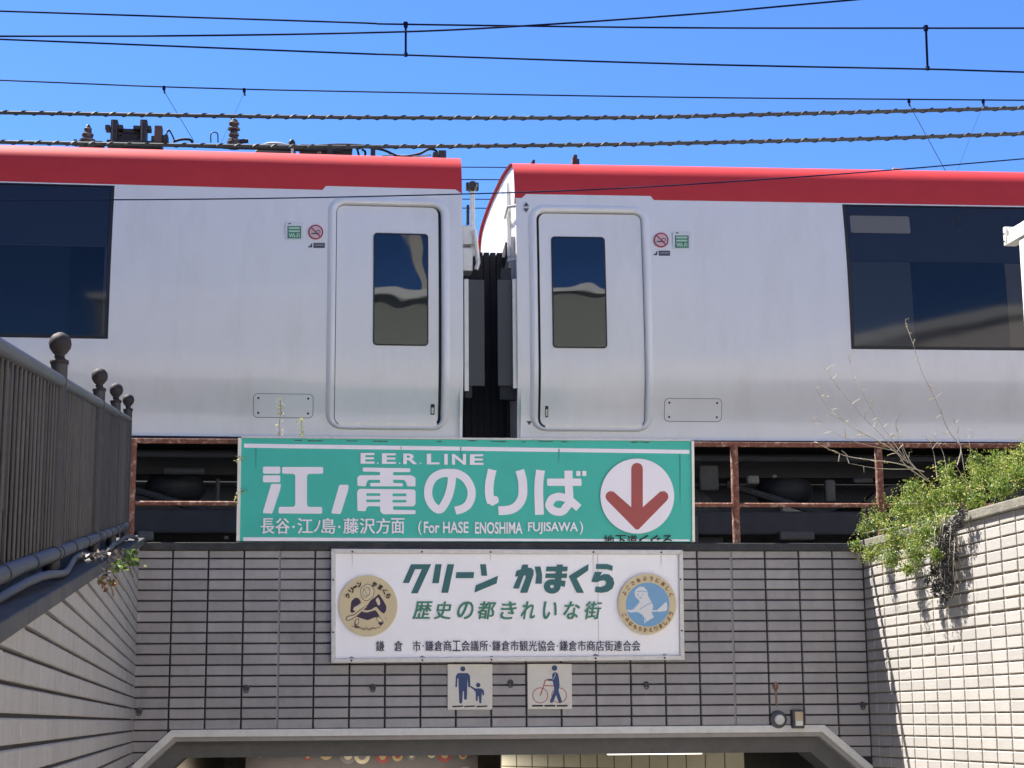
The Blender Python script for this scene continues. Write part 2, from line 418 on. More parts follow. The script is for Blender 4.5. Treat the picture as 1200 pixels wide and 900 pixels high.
# coping slope of the left wall, measured from its lower edge
LH = -.05
a_ = LW.uv(0, 757, LH); b_ = LW.uv(120, 673, LH)
LSL = (b_[1] - a_[1]) / (b_[0] - a_[0])
def lz(x): return a_[1] + (x - a_[0]) * LSL          # underside of the left coping
LCT = .045
sheet('side_street', [lw(-13.5, .45, lz(-13.5) + LCT - .02), lw(0, .45, lz(0) + LCT - .02), lw(0, 60, lz(0) + LCT - .02), lw(-13.5, 60, lz(-13.5) + LCT - .02)], ASPH)
sheet('track_bed', [FW.world(-90, .5, ZT - .02), FW.world(90, .5, ZT - .02), FW.world(90, 14, ZT - .02), FW.world(-90, 14, ZT - .02)], BALL)
sheet('planting_bed', [rw(0, .3, ZT - .03), rw(13.5, .3, ZT - .03), rw(13.5, 50, ZT - .03), rw(0, 50, ZT - .03)], SOIL)

# ------------------------------------------------------------------ tiled walls
def tilemesh(name, wd, hg, m, ch=.004, th=.016):
    mb = MB(); x0, x1, z0, z1 = 0, wd, 0, hg; b = [(x0, z0), (x1, z0), (x1, z1), (x0, z1)]
    i = [(x0 + ch, z0 + ch), (x1 - ch, z0 + ch), (x1 - ch, z1 - ch), (x0 + ch, z1 - ch)]
    mb.v = [(x, .004, z) for x, z in b] + [(x, -th + ch, z) for x, z in b] + [(x, -th, z) for x, z in i]
    for k in range(4):
        j = (k + 1) % 4; mb.f += [(k, j, 4 + j, 4 + k), (4 + k, 4 + j, 8 + j, 8 + k)]
    mb.f.append((8, 9, 10, 11)); return mb.mesh(name, m)
def clip(P, a, b, c):
    """keep a*x + b*z <= c"""
    out = []
    for i in range(len(P)):
        p, q = P[i], P[(i + 1) % len(P)]; dp = a * p[0] + b * p[1] - c; dq = a * q[0] + b * q[1] - c
        if dp <= 0: out.append(p)
        if dp * dq < 0:
            t = dp / (dp - dq); out.append((p[0] + (q[0] - p[0]) * t, p[1] + (q[1] - p[1]) * t))
    return out
def area(P): return abs(sum(P[i][0] * P[(i + 1) % len(P)][1] - P[(i + 1) % len(P)][0] * P[i][1] for i in range(len(P)))) / 2
def lay_tiles(fr, parent, rects, cuts, m, limit=296, jit=.0012, dy=0.0):
    """rects: (x, z, w, h); cuts: half planes kept"""
    full = {}; items = []
    for x, z, wd, hg in rects:
        P = [(x, z), (x + wd, z), (x + wd, z + hg), (x, z + hg)]; A0 = area(P)
        if cuts: P = max((clip(P, *c(0, 0)) for c in cuts), key=lambda q: area(q) if len(q) > 2 else 0)
        if len(P) < 3 or area(P) < .12 * A0: continue
        cut = area(P) < .999 * A0
        pp = [fr.px(px, 0, pz) for px, pz in P]
        vis = all(abs(q[0]) < 5e3 for q in pp) and min(q[0] for q in pp) < 1200 and max(q[0] for q in pp) > 0 and min(q[1] for q in pp) < 900 and max(q[1] for q in pp) > 0
        sz = area([(min(max(q[0], 0), 1200), min(max(q[1], 0), 900)) for q in pp]) if vis else 0
        items.append((sz, x, z, wd, hg, P, cut))
    items.sort(key=lambda t: -t[0]); rest = MB()
    for k, (sz, x, z, wd, hg, P, cut) in enumerate(items):
        if k < limit and sz > 8:
            if cut:
                o = MB().prism(P, -.016, .004).build('tile', m, parent, at0=(P[0][0], 0, P[0][1]))
            else:
                key = (round(wd, 4), round(hg, 4))
                if key not in full: full[key] = tilemesh('tile', wd, hg, m)
                o = link(bpy.data.objects.new('tile', full[key]), parent); o.location = (x, 0, z)
            o.location.y += dy + random.uniform(-jit, jit); o.rotation_euler = (random.uniform(-1, 1) * .004, 0, random.uniform(-1, 1) * .004)
        else: rest.prism(P, -.016 + dy + random.uniform(-jit, jit), .004 + dy)
    if rest.v:
        o = rest.build('tile_field', m, parent); o['kind'] = 'stuff'
PZ = (FW.uv(200, 654.4)[1] - FW.uv(200, 842.9)[1]) / 15
Z0 = FW.uv(500, 654.8)[1]                        # joint under the first course
rows = [Z0 - k * PZ for k in range(-1, 50)]      # lower edge of each course
rows = [z for z in rows if z > -.05]

# front wall with the mouth of the underpass
fo = [FW.uv(152, 900), FW.uv(201, 856), FW.uv(965, 849), FW.uv(1022, 898)]
fo[0] = (0, fo[0][1]); fo[3] = (WL, fo[3][1])
zmid = (fo[1][1] + fo[2][1]) / 2; fo[1] = (fo[1][0], zmid); fo[2] = (fo[2][0], zmid)
fw = thing('tiled_wall', 'shaded grey tiled wall under the train with signs hung above the underpass mouth', 'wall', FW)
body = [(0, ZC), (WL, ZC), (WL, fo[3][1]), fo[2], fo[1], (0, fo[0][1])]
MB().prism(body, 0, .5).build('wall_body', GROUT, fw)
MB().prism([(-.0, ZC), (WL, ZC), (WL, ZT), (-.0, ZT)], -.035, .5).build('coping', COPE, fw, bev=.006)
def front_cut_left(cx, cz): 
    # keep above the slanted left edge
    (x0, z0), (x1, z1) = fo[0], fo[1]; a, b = (z1 - z0), -(x1 - x0); return (a, b, a * x0 + b * z0)
def front_cut_right(cx, cz):
    (x0, z0), (x1, z1) = fo[2], fo[3]; a, b = (z1 - z0), -(x1 - x0); return (a, b, a * x0 + b * z0)
def front_cut(cx, cz):
    if cx < fo[1][0]: return front_cut_left(cx, cz)
    if cx > fo[2][0]: return front_cut_right(cx, cz)
    return (0, -1, -zmid)
PX = (FW.uv(895.2, 645)[0] - FW.uv(202.9, 645)[0]) / 17
XJ = FW.uv(202.9, 645)[0]
jx = [XJ + k * PX for k in range(-2, 22)]
sg1 = [FW.uv(392, 648), FW.uv(797, 770)]
rects = []
for z in rows:
    for x in jx:
        x0 = max(x + .0055, .012); x1 = min(x + PX - .0055, WL - .01)
        if x1 - x0 < .02: continue
        if z + PZ < min(fo[0][1], fo[3][1]) - .02: continue
        # behind the white board nothing shows
        if x0 > sg1[0][0] and x1 < sg1[1][0] and z > sg1[1][1] and z + PZ < sg1[0][1]: continue
        top = min(z + PZ - .005, ZC - .001)
        if z < ZC - .02: rects.append((x0, z + .005, x1 - x0, top - z - .005))
lay_tiles(FW, fw, rects, [front_cut_left, front_cut_right, lambda a, b: (0, -1, -zmid)], TILE)
SEAL = mat('joint_sealant', (.22, .215, .225), .7, var=.1, vscale=20)
for k_ in (3, 16):
    xx = XJ + k_ * PX; MB().box(xx - .0065, xx + .0065, -.011, .003, zmid + .004, ZC).build('expansion_joint', SEAL, fw)
MB().box(.002, .010, -.012, .003, fo[0][1], ZC).build('expansion_joint', SEAL, fw)

# portal frame of the underpass
pt = thing('underpass_portal', 'pale concrete frame with cut corners round the underpass mouth', 'concrete frame', FW)
def inset(P, d):
    (a, b, c, e) = P; k = d * .72
    return [(a[0], a[1] - d * 1.35), (b[0] + k * .55, b[1] - d), (c[0] - k * .55, c[1] - d), (e[0], e[1] - d * 1.35)]
def strip(P, Q, y0, y1): return MB().prism(list(P) + list(Q)[::-1], y0, y1)
k1 = inset(fo, .046); k2 = inset(k1, .028); k3 = inset(k2, .105)
strip(fo, k1, -.03, .03).build('frame_band', CONC, pt, bev=.003)
strip(k1, k2, .0, .32).build('inner_step', mat('grey_concrete', (.30, .29, .29), .85, var=.12, vscale=14, bump=.3), pt)
strip(k2, k3, .10, .5).build('lintel_beam', CONC_D, pt)
# the tunnel behind it
zc_ = k3[1][1]
tn = thing('underpass_tunnel', 'dim tiled tunnel under the tracks seen through the low opening', 'tunnel', FW, (WL / 2, 0, 0))
h = WL / 2
MB().box(-h - .3, h + .3, .5, 9, zc_ + .001, zc_ + .2).build('ceiling', CONC_D, tn)
MB().box(-h - .3, -h - .05, .5, 9, -.05, zc_).build('side_wall', mat('tunnel_paint', (.45, .40, .33), .7, var=.1), tn)
MB().box(h + .05, h + .3, .5, 9, -.05, zc_).build('side_wall', CONC_D, tn)
MB().box(-h - .3, h + .3, 9, 9.2, -.05, zc_).build('end_wall', mat('tunnel_tile', (.36, .33, .28), .6, var=.15, vscale=10), tn)
# cream tiles on the slanting wall of the tunnel's right half
a0 = FW.uv(590, 892, 3.0); a1 = FW.uv(850, 892, 1.2)
cm = mat('cream_glaze', (.72, .68, .50), .35, var=.05)
q0 = Vector((a0[0] - h, 3.2, 0)); q1 = Vector((a1[0] - h + .1, 1.0, 0)); dd = (q1 - q0)
for k in range(14):
    for j in range(3):
        A = q0 + dd * (k / 14) + dd.normalized() * .006; B = q0 + dd * ((k + 1) / 14) - dd.normalized() * .006
        z1 = zc_ - .006 - j * .15; z0 = z1 - .14
        MB().slab([(A.x, A.y, z0), (B.x, B.y, z0), (B.x, B.y, z1), (A.x, A.y, z1)], (0, 1, 0), .01).build('lit_cream_tile', cm, tn)
MB().slab([(q0.x, q0.y + .012, 0), (q1.x, q1.y + .012, 0), (q1.x, q1.y + .012, zc_), (q0.x, q0.y + .012, zc_)], (0, 1, 0), .05).build('tile_backing', GROUT_LIT, tn)
# picture panel
mx0 = FW.uv(288, 890, 4.9)[0] - h; mx1 = FW.uv(560, 890, 4.9)[0] - h
mu = thing('picture_panel', 'dark framed panel of round coloured pictures inside the underpass', 'picture', FW, (h, 4.9, 0))
MB().box(mx0, mx1, 0, .06, .6, zc_ - .002).build('panel_board', mat('panel_dark', (.05, .035, .035), .4, var=.4, vscale=4), mu)
pm = [mat('paint_ochre', (.45, .33, .17), .6), mat('paint_red', (.30, .05, .05), .6), mat('paint_cream', (.6, .52, .36), .6), mat('paint_grey', (.18, .16, .16), .6)]
for i in range(26):
    xx = mx0 + .12 + (mx1 - mx0 - .24) * (i % 13) / 12 + random.uniform(-.03, .03); zz = zc_ - .08 - (i // 13) * .2 + random.uniform(-.02, .02)
    if i % 13 > 3 or i % 3 == 0:
        r_ = random.uniform(.03, .085)
        MB().prism(circ(xx, zz, r_, 20), -.004 - .0005 * i, 0).build('painted_disc', pm[(i * 7) % 4], mu)
        MB().prism(circ(xx, zz, r_ * .5, 14), -.020 - .0005 * i, -.0175).build('painted_centre', pm[(i * 5 + 1) % 4], mu)
tl = thing('ceiling_lamp', 'long white tube lamp lit under the underpass ceiling', 'lamp', FW)
l0 = FW.uv(712, 882.5, 1.0); l1 = FW.uv(822, 882.5, 1.0)
MB().box(l0[0], l1[0], .98, 1.03, l0[1] - .014, l0[1] + .014).build('tube', mat('tube_glow', (.9, .9, .85), .4, emis=((1, .93, .8), .55)), tl)
MB().box(l0[0] - .05, l1[0] + .02, .96, 1.05, l0[1] + .016, zc_ + .0).build('housing', CONC_D, tl)
ll = bpy.data.lights.new('tunnel_fill', 'AREA'); ll.shape = 'RECTANGLE'; ll.size = 2.0; ll.size_y = 1.4; ll.energy = 30; ll.color = (1, .93, .8)  # unseen fill light added to brighten the tunnel's left wall and panel
lo = bpy.data.objects.new('tunnel_fill', ll); COL.objects.link(lo); lo.parent = tl; lo.location = (1.5, 3.7, l0[1] - .03)

# right wall, sunlit
RX = RW.uv(1101.7, 850)[0]; PR = (RW.uv(1186.7, 850)[0] - RX) / 5
ZRC = RW.uv(1133, 612.5)[1]
rwt = thing('tiled_wall', 'sunlit tiled wall at right with paler sun-coloured tiles and a green shrub hanging over it', 'wall', RW)
RLEN = 13.5
MB().prism([(0, -.05), (RLEN, -.05), (RLEN, ZRC), (0, ZRC)], 0, .3).build('wall_body', GROUT_LIT, rwt)
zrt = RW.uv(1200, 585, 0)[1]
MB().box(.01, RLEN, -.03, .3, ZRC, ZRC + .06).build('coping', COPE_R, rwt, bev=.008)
rects = []
def inreg(x, z):
    u, v = RW.px(x, 0, z)
    up = v > 640 + (u - 1110) * .30            # below the first diagonal
    lo = v < 792 - (u - 1042) * .545           # above the second
    return up and lo
k0 = -int(RX / PR) - 1
for z in rows:
    if z < -.05: continue
    for k in range(k0, 70):
        x0 = RX + k * PR; x1 = x0 + PR
        x0 = max(x0, .02); 
        if x1 < .05 or x1 > RLEN: continue
        a = inreg((x0 + x1) / 2, z + PZ / 2); bnx = inreg(x1 + PR / 2, z + PZ / 2)
        g = .012 if a else .0065
        xr = x1 - (.013 if (a and not bnx) else .0050); xl = x0 + .0050
        top = min(z + PZ - .003, ZRC - .001)
        if top - z > .02: rects.append((xl, z + g, xr - xl, top - z - g))
lay_tiles(RW, rwt, rects, [], TILE_LIT, jit=.0010, dy=.0085)

# left wall in the shade, its top follows the sloping street
lwt = thing('tiled_wall', 'shaded grey tiled wall at left below the iron railing', 'wall', LW)
LX = -13.5
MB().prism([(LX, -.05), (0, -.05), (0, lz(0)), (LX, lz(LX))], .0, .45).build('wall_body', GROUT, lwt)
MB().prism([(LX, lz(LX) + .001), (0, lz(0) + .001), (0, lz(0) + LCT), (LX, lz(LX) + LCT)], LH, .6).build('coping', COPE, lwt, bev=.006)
rects = []
for i, z in enumerate(rows):
    xo = -.03 - .07 * ((i * 5) % 3) - (.02 * (i % 4))
    for k in range(60):
        x1 = -k * .2366 - .001; x0 = x1 - .2366
        if x0 < LX: break
        if z + .005 > lz(x1): continue
        rects.append((x0 + .0012, z + .0055, .2366 - .0024, PZ - .0105))
lay_tiles(LW, lwt, rects, [lambda cx, cz: (-LSL, 1, lz(0) - .001)], TILE_L, jit=.0006)
MB().box(-.012, -.004, -.014, .003, -.05, lz(0)).build('expansion_joint', SEAL, lwt)

# ring anchors screwed to the front wall
spots = [(158, 833, 'small ring anchor nearest the left wall corner'), (289, 806, 'small ring anchor on the front wall left of the white board'),
         (437, 805, 'small ring anchor under the round monk emblem'), (598, 800, 'small ring anchor between the two pictogram plates'),
         (757, 802, 'small ring anchor under the blue round emblem'), (908, 803, 'rusty ring anchor above the round cover plate'),
         (1010, 826, 'small ring anchor in the dark corner by the sunlit wall')]
for i, (u, v, lb) in enumerate(spots):
    x, z = FW.uv(u, v); x = max(x, .05)
    t = thing('ring_anchor', lb, 'ring anchor', FW, (x, 0, z), group='ring anchors on the tiled front wall')
    m = RUST if i == 5 else GALV
    MB().lathe((0, -.016, 0), [(.018, -.006), (.021, 0), (.021, .012)], 14, 'y').build('base_disc', m, t, smooth=True)
    pts = [(.014 * sin(a), -.028 - .006 * cos(a), -.012 + .020 * cos(a)) for a in [2 * pi * k / 14 for k in range(15)]]
    MB().tube(pts, .0035, 6).build('ring', m, t, smooth=True)
    if i == 5:
        MB().prism([(-.008, -.02), (.009, -.02), (.012, -.10), (.004, -.15), (-.006, -.11)], -.0175, -.0168).build('rust_run', mat('rust_stain', (.17, .12, .09), .8), t)
# round cover and small lamp box on the portal
x, z = FW.uv(911, 846)
t = thing('round_cover', 'round blank cover plate on top of the concrete frame', 'cover plate', FW, (x, 0, z))
MB().lathe((0, -.036, .015), [(.045, -.006), (.057, 0), (.060, .02)], 28, 'y').build('disc', GALV, t, smooth=True)
MB().lathe((.006, -.044, .015), [(.028, -.008), (.034, 0)], 24, 'y').build('dome', CONC, t, smooth=True)
x, z = FW.uv(932.5, 842.5)
t = thing('sensor_box', 'small grey box with amber lens right of the round cover plate', 'sensor box', FW, (x, 0, z))
MB().box(-.040, .040, -.075, -.005, -.062, .060).build('case', GALV, t, bev=.006)
MB().box(-.025, .030, -.083, -.076, -.045, .048).build('lens', LENS, t, bev=.004)
MB().box(-.022, .027, -.088, -.084, -.045, -.012).build('lens_cap', CONC, t, bev=.003)
# ------------------------------------------------------------------ green direction sign
SY = -.03
gs = thing('direction_sign', 'large green railway direction sign with white Japanese lettering and a red down arrow', 'sign', FW)
G = [(283, 513.5), (810, 517), (811, 635), (281, 634)]
gp = [FW.uv(*p, SY) for p in G]
MB().prism(gp, SY, SY + .10).build('sign_box', SGREEN, gs)
def fstrip(pa, pb, w0, m, nm, y0, y1, par):
    a = Vector(pa); b = Vector(pb); d = (b - a).normalized(); n_ = Vector((-d.y, d.x)) * w0
    MB().prism([tuple(a), tuple(b), tuple(b + n_), tuple(a + n_)], y0, y1).build(nm, m, par)
fstrip(gp[3], gp[0], .022, ALU, 'edge_trim', SY - .012, SY + .102, gs)
fstrip(gp[1], gp[2], .018, ALU, 'edge_trim', SY - .012, SY + .102, gs)
fstrip(gp[0], gp[1], .012, ALUF, 'edge_trim', SY - .010, SY + .101, gs)
P = Print(FW, SY - .001, gs)
P.poly([(286, 519.8), (808, 527.2), (808, 531.8), (286, 524.6)], 'white_stripe', SWHITE)
P.poly([(285, 629.6), (808, 632.2), (808, 634.2), (285, 634.0)], 'white_stripe', SWHITE)
def g1(p): return (280 + p[0] / 6.923, 510 + p[1] / 6.923)
def g2(p): return (410 + p[0] / 6.92, 510 + p[1] / 6.92)
def g3(p): return (540 + p[0] / 6.925, 510 + p[1] / 6.925)
P.conv = g1
for q in ([(195, 255), (335, 255), (335, 312), (195, 312)], [(195, 325), (335, 325), (335, 382), (195, 382)],
          [(262, 395), (342, 395), (335, 440), (270, 637), (192, 632)],
          [(350, 258), (683, 258), (683, 312), (562, 314), (552, 330), (552, 565), (562, 582), (675, 582), (675, 637), (320, 635), (325, 582), (446, 581), (457, 565), (457, 330), (447, 314), (350, 312)],
          [(815, 402), (890, 402), (888, 440), (825, 640), (748, 635)]):
    P.poly(q, 'large_letter#2' if q[0][0] > 700 else 'large_letter#1', SWHITE, r=13)
P.conv = g2
P.poly([(105, 262), (490, 268), (490, 300), (350, 300), (350, 325), (500, 325), (532, 345), (532, 415), (465, 415), (455, 380), (440, 362), (350, 362), (350, 387), (430, 390), (430, 415), (165, 415), (165, 387), (245, 387), (245, 362), (150, 362), (135, 385), (130, 415), (62, 412), (60, 345), (80, 325), (245, 325), (245, 298), (105, 295)], 'large_letter#3', SWHITE, r=8)
P.poly([(75, 435), (520, 440), (533, 455), (532, 560), (515, 577), (350, 577), (350, 605), (532, 608), (532, 641), (270, 641), (248, 622), (245, 577), (150, 575), (134, 590), (128, 616), (62, 614), (58, 460)], 'large_letter#3', SWHITE, r=8)
for q in ((133, 471, 245, 492), (133, 522, 245, 543), (346, 473, 457, 495), (346, 525, 457, 546)):
    P.poly([(q[0], q[1]), (q[2], q[1]), (q[2], q[3]), (q[0], q[3])], 'letter_counters', SGREEN)
P.stroke([(828, 330), (822, 400), (800, 490), (760, 570), (722, 604), (670, 568), (638, 500), (640, 420), (675, 350), (740, 312), (812, 306)], 66, 'large_letter#4', SWHITE)
P.stroke([(800, 306), (870, 312), (940, 355), (982, 430), (985, 500), (960, 560), (915, 595), (855, 613)], 66, 'large_letter#4', SWHITE)
P.conv = g3
P.stroke([(255, 280), (236, 370), (230, 450), (236, 510), (250, 548)], 70, 'large_letter#5', SWHITE)
P.poly([(232, 560), (215, 520), (262, 500), (285, 490), (306, 510), (309, 545), (255, 576)], 'large_letter#5', SWHITE, r=14)
P.stroke([(478, 284), (498, 360), (504, 440), (496, 510), (460, 570), (400, 605), (305, 614)], 72, 'large_letter#5', SWHITE)
P.stroke([(646, 284), (634, 380), (632, 480), (638, 646)], 72, 'large_letter#6', SWHITE)
P.poly([(698, 352), (978, 352), (980, 412), (700, 412)], 'large_letter#6', SWHITE, r=13)
P.stroke([(873, 288), (874, 400), (880, 500), (872, 560), (845, 595)], 66, 'large_letter#6', SWHITE)
P.stroke([(862, 575), (830, 615), (790, 623), (745, 608), (716, 566), (742, 517)], 64, 'large_letter#6', SWHITE)
P.stroke([(722, 545), (745, 514), (800, 500), (868, 518), (912, 552), (957, 592)], 64, 'large_letter#6', SWHITE)
P.poly([(936, 290), (970, 290), (970, 332), (936, 332)], 'large_letter#6', SWHITE, r=6); P.poly([(985, 290), (1018, 290), (1018, 332), (985, 332)], 'large_letter#6', SWHITE, r=6)
P.conv = None
for ch, a, b in (('E', 422.5, 439), ('E', 447.5, 464), ('R', 472.5, 489), ('L', 500, 515), ('I', 520.5, 524.5), ('N', 529.5, 546), ('E', 550.5, 566.5)):
    P.text(ch, (a, 531 + (a - 422) * .011, b, 543.5 + (a - 422) * .011), 'latin_letter#%d' % a, SWHITE, bold=.03)
for a in (442, 467.5, 492): P.text('.', (a, 542, a + 1.6, 543.8), 'full_stop#%d' % a, SWHITE)
x = 305
for s_, wd in (('長', 17.5), ('谷', 18), ('・', 8), ('江', 19.5), ('ノ', 9), ('島', 18), ('・', 8), ('藤', 19.5), ('沢', 19.5), ('方', 18), ('面', 17)):
    if s_ == '・': P.dot((x + wd / 2, 617.5), 1.5, 'small_letter#%d' % x, SWHITE)
    elif s_ == 'ノ': P.text(s_, (x + .5, 610, x + wd - .5, 623.5), 'small_letter#%d' % x, SWHITE, fat=.30)
    else: P.text(s_, (x + .7, 607.5, x + wd - .7, 625.5), 'small_letter#%d' % x, SWHITE, fat=.30)
    x += wd * .985
P.text('(', (490, 610.5, 494, 627), 'small_word#1', SWHITE); P.text('For', (496.5, 611.5, 515, 625), 'small_word#2', SWHITE, bold=.02)
P.text('HASE', (519, 611.5, 549, 625), 'small_word#3', SWHITE, bold=.02); P.text('ENOSHIMA', (556.5, 611.8, 612, 625.8), 'small_word#4', SWHITE, bold=.02)
P.text('FUJISAWA', (618.5, 612, 677, 626.2), 'small_word#5', SWHITE, bold=.02); P.text(')', (679, 611, 683, 627), 'small_word#6', SWHITE)
P.poly(circ(746.5, 581.6, 43.2, 56, 44), 'arrow_disc', SWHITE)
P.poly([(739.4, 546)] + [(746.2 - 6.8 * cos(t), 549.5 - 6.8 * sin(t)) for t in [pi * k / 8 for k in range(9)]] + [(753, 549.5), (753, 605), (739.4, 605)], 'arrow', ARROW)
P.poly([(711, 586.5), (709.2, 583), (709.8, 579), (713.5, 575.8), (718.5, 576.2), (746.2, 600.5), (746.4, 621), (744.5, 620.5)], 'arrow', ARROW, r=1)
P.poly([(781.5, 586.5), (783, 583), (782.2, 579), (778.6, 575.8), (773.5, 576.2), (746.3, 600.5), (746.2, 621), (748.2, 620.5)], 'arrow', ARROW, r=1)
x = 707
for s_ in '地下道くぐる':
    P.text(s_, (x + .4, 627.3, x + 12.6, 640), 'black_letter#%d' % x, INKB, fat=.3, clipv=634.3); x += 13.6
P.done()

rs = random.Random(3); FLK = mat('flaked_paint', (.07, .075, .07), .9); P = Print(FW, SY - .0008, gs); u_ = 345
while u_ < 800:
    ww = rs.uniform(4, 26); v_ = 514.2 + (u_ - 283) * .0066 + rs.uniform(.4, 2.0); n_ = 5
    if rs.random() < .75: P.poly([(u_ + ww * k / n_, v_ - rs.uniform(.2, .6)) for k in range(n_ + 1)] + [(u_ + ww * k / n_, v_ + rs.uniform(.15, .9)) for k in range(n_, -1, -1)], 'paint_flake#%d' % u_, FLK)
    u_ += ww + rs.uniform(2, 30)
for u_, v0_, v1_ in ((300, 525, 552), (540, 524, 540), (797, 533, 590), (470, 524, 531), (655, 526, 544)):
    P.poly([(u_ - .8, v0_), (u_ + .8, v0_), (u_ + .5, v1_ - 6), (u_, v1_), (u_ - .4, v1_ - 8)], 'dirt_run#%d' % u_, mat('sign_run', (.04, .33, .29), .7))
P.done()
# ------------------------------------------------------------------ white board
wb = thing('notice_board', 'white board with green Japanese slogan and two round emblems on the tiled wall', 'sign board', FW)
WY = -.055
W4 = [(388, 643.2), (800, 644.6), (802, 773.2), (388, 777)]
wp = [FW.uv(*p, WY) for p in W4]
MB().prism(wp, WY + .004, -.017).build('panel', PANEL, wb)
def lerp(a, b, t): return (a[0] + (b[0] - a[0]) * t, a[1] + (b[1] - a[1]) * t)
cx_, cz_ = sum(p[0] for p in wp) / 4, sum(p[1] for p in wp) / 4
inn = []
for p in wp: inn.append((p[0] + (.030 if p[0] < cx_ else -.030), p[1] + (.030 if p[1] < cz_ else -.030)))
for i in range(4):
    j = (i + 1) % 4; MB().prism([wp[i], wp[j], inn[j], inn[i]], WY - .014, WY + .004).build('frame_bar', ALUF, wb, bev=.003)
for (u, v) in ((413, 646.5), (494.5, 646.5), (575, 647), (695.5, 647), (775, 647.3), (412, 774), (495, 773.5), (576, 773), (698, 771.5), (779, 771), (390.5, 679.5), (390.5, 741), (797.5, 679), (799, 739)):
    x, z = FW.uv(u, v, WY - .014); MB().lathe((x, WY - .018, z), [(.004, -.002), (.0065, 0), (.0065, .004)], 8, 'y').build('screw', STEELD, wb)
P = Print(FW, WY + .0035, wb)
P.poly([(700.1, 650), (700.7, 650), (701.7, 769), (701.1, 769)], 'panel_seam', mat('seam_grey', (.35, .35, .38), .6))
def w1(p): return (465 + p[0] / 8.889, 650 + p[1] / 8.889)
def w2(p): return (590 + p[0] / 8.571, 650 + p[1] / 8.571)
for u_, v_, L_ in ((412, 771.5, -5), (495, 771, -6), (576, 770.5, -4), (698, 769, -7), (779, 768.5, -5)):
    P.poly([(u_ - 5, v_ + 1.2), (u_ - 1, v_ + L_ * .5), (u_ + 1.5, v_ + L_ * .35), (u_ + 6, v_ + 1.0)], 'grime#%d' % u_, mat('grime', (.30, .29, .29), .9))
for u_, v0_, v1_ in ((413, 650, 664), (575, 650, 658), (695, 650, 672), (775, 651, 662)):
    P.poly([(u_ - .9, v0_), (u_ + .8, v0_), (u_ + .3, v1_), (u_ - .2, v1_)], 'rust_run#%d' % u_, mat('board_run', (.70, .68, .66), .7))
P.conv = w1
for q in ([(148, 100), (358, 100), (218, 403), (147, 403), (262, 152), (190, 152), (128, 295), (62, 295)], [(402, 100), (468, 100), (438, 297), (368, 297)],
          [(528, 100), (598, 100), (535, 398), (463, 398)], [(620, 182), (806, 182), (800, 245), (612, 245)], [(868, 100), (928, 100), (942, 220), (882, 220)],
          [(1055, 220), (1040, 300), (810, 395), (822, 320)]): P.poly(q, 'slogan_letter#%d' % (0 if q[0][0] < 200 else 1 if q[0][0] < 600 else 2 if q[0][0] < 700 else 3), TEAL)
P.conv = w2
P.poly([(190, 100), (250, 100), (243, 130), (280, 133), (303, 158), (302, 200), (240, 383), (165, 383), (222, 232), (224, 210), (205, 207), (155, 342), (95, 340), (148, 215), (115, 222), (130, 160), (172, 152)], 'slogan_letter#4', TEAL, r=8)
P.poly([(312, 120), (372, 120), (388, 200), (385, 292), (320, 292), (330, 200)], 'slogan_letter#4', TEAL)
P.poly([(432, 120), (645, 120), (640, 168), (425, 168)], 'slogan_letter#5', TEAL); P.poly([(425, 190), (640, 190), (635, 235), (418, 235)], 'slogan_letter#5', TEAL)
P.poly([(535, 100), (597, 100), (572, 330), (510, 300)], 'slogan_letter#5', TEAL)
P.ring((488, 320), 20, 84, 'slogan_letter#5', TEAL, e=.86)
P.poly([(540, 252), (625, 265), (615, 325), (548, 308)], 'slogan_letter#5', TEAL)
P.poly([(855, 95), (850, 160), (735, 240), (808, 383), (735, 383), (655, 215)], 'slogan_letter#6', TEAL)
P.poly([(930, 95), (1040, 95), (1098, 115), (1092, 162), (1040, 147), (928, 145)], 'slogan_letter#7', TEAL)
P.poly([(918, 172), (990, 175), (970, 215), (1010, 195), (1060, 200), (1100, 235), (1113, 290), (1095, 340), (1050, 372), (985, 384), (920, 376), (925, 320), (980, 326), (1020, 310), (1034, 280), (1015, 258), (975, 262), (940, 278), (882, 272)], 'slogan_letter#7', TEAL, r=4)
P.conv = None
for s_, a, b in zip('歴史の都きれいな街', (485, 510, 536, 560, 586.5, 611, 636, 660.5, 685), (505.5, 529.5, 555, 580, 605, 628, 653, 679, 704)):
    P.text(s_, (a, 705, b, 725.5), 'subtitle_letter#%d' % a, PGREEN, fat=.42, shear=.18)
for s_, a, b in (('鎌', 440.5, 450.5), ('倉', 462, 472), ('市', 483.5, 493)): P.text(s_, (a, 751, b, 763.3), 'organiser_letter#%d' % a, INK, fat=.12)
txt = '・鎌倉商工会議所・鎌倉市観光協会・鎌倉市商店街連合会'; x = 493.5
tot = sum(.42 if c == '・' else 1 for c in txt); sc = (750.5 - x) / tot
for c in txt:
    if c == '・': P.dot((x + .21 * sc, 756.9), .9, 'organiser_letter#%d' % x, INK, 8); x += .42 * sc
    else: P.text(c, (x + .35, 750.8, x + sc - .35, 763), 'organiser_letter#%d' % x, INK, fat=.12); x += sc
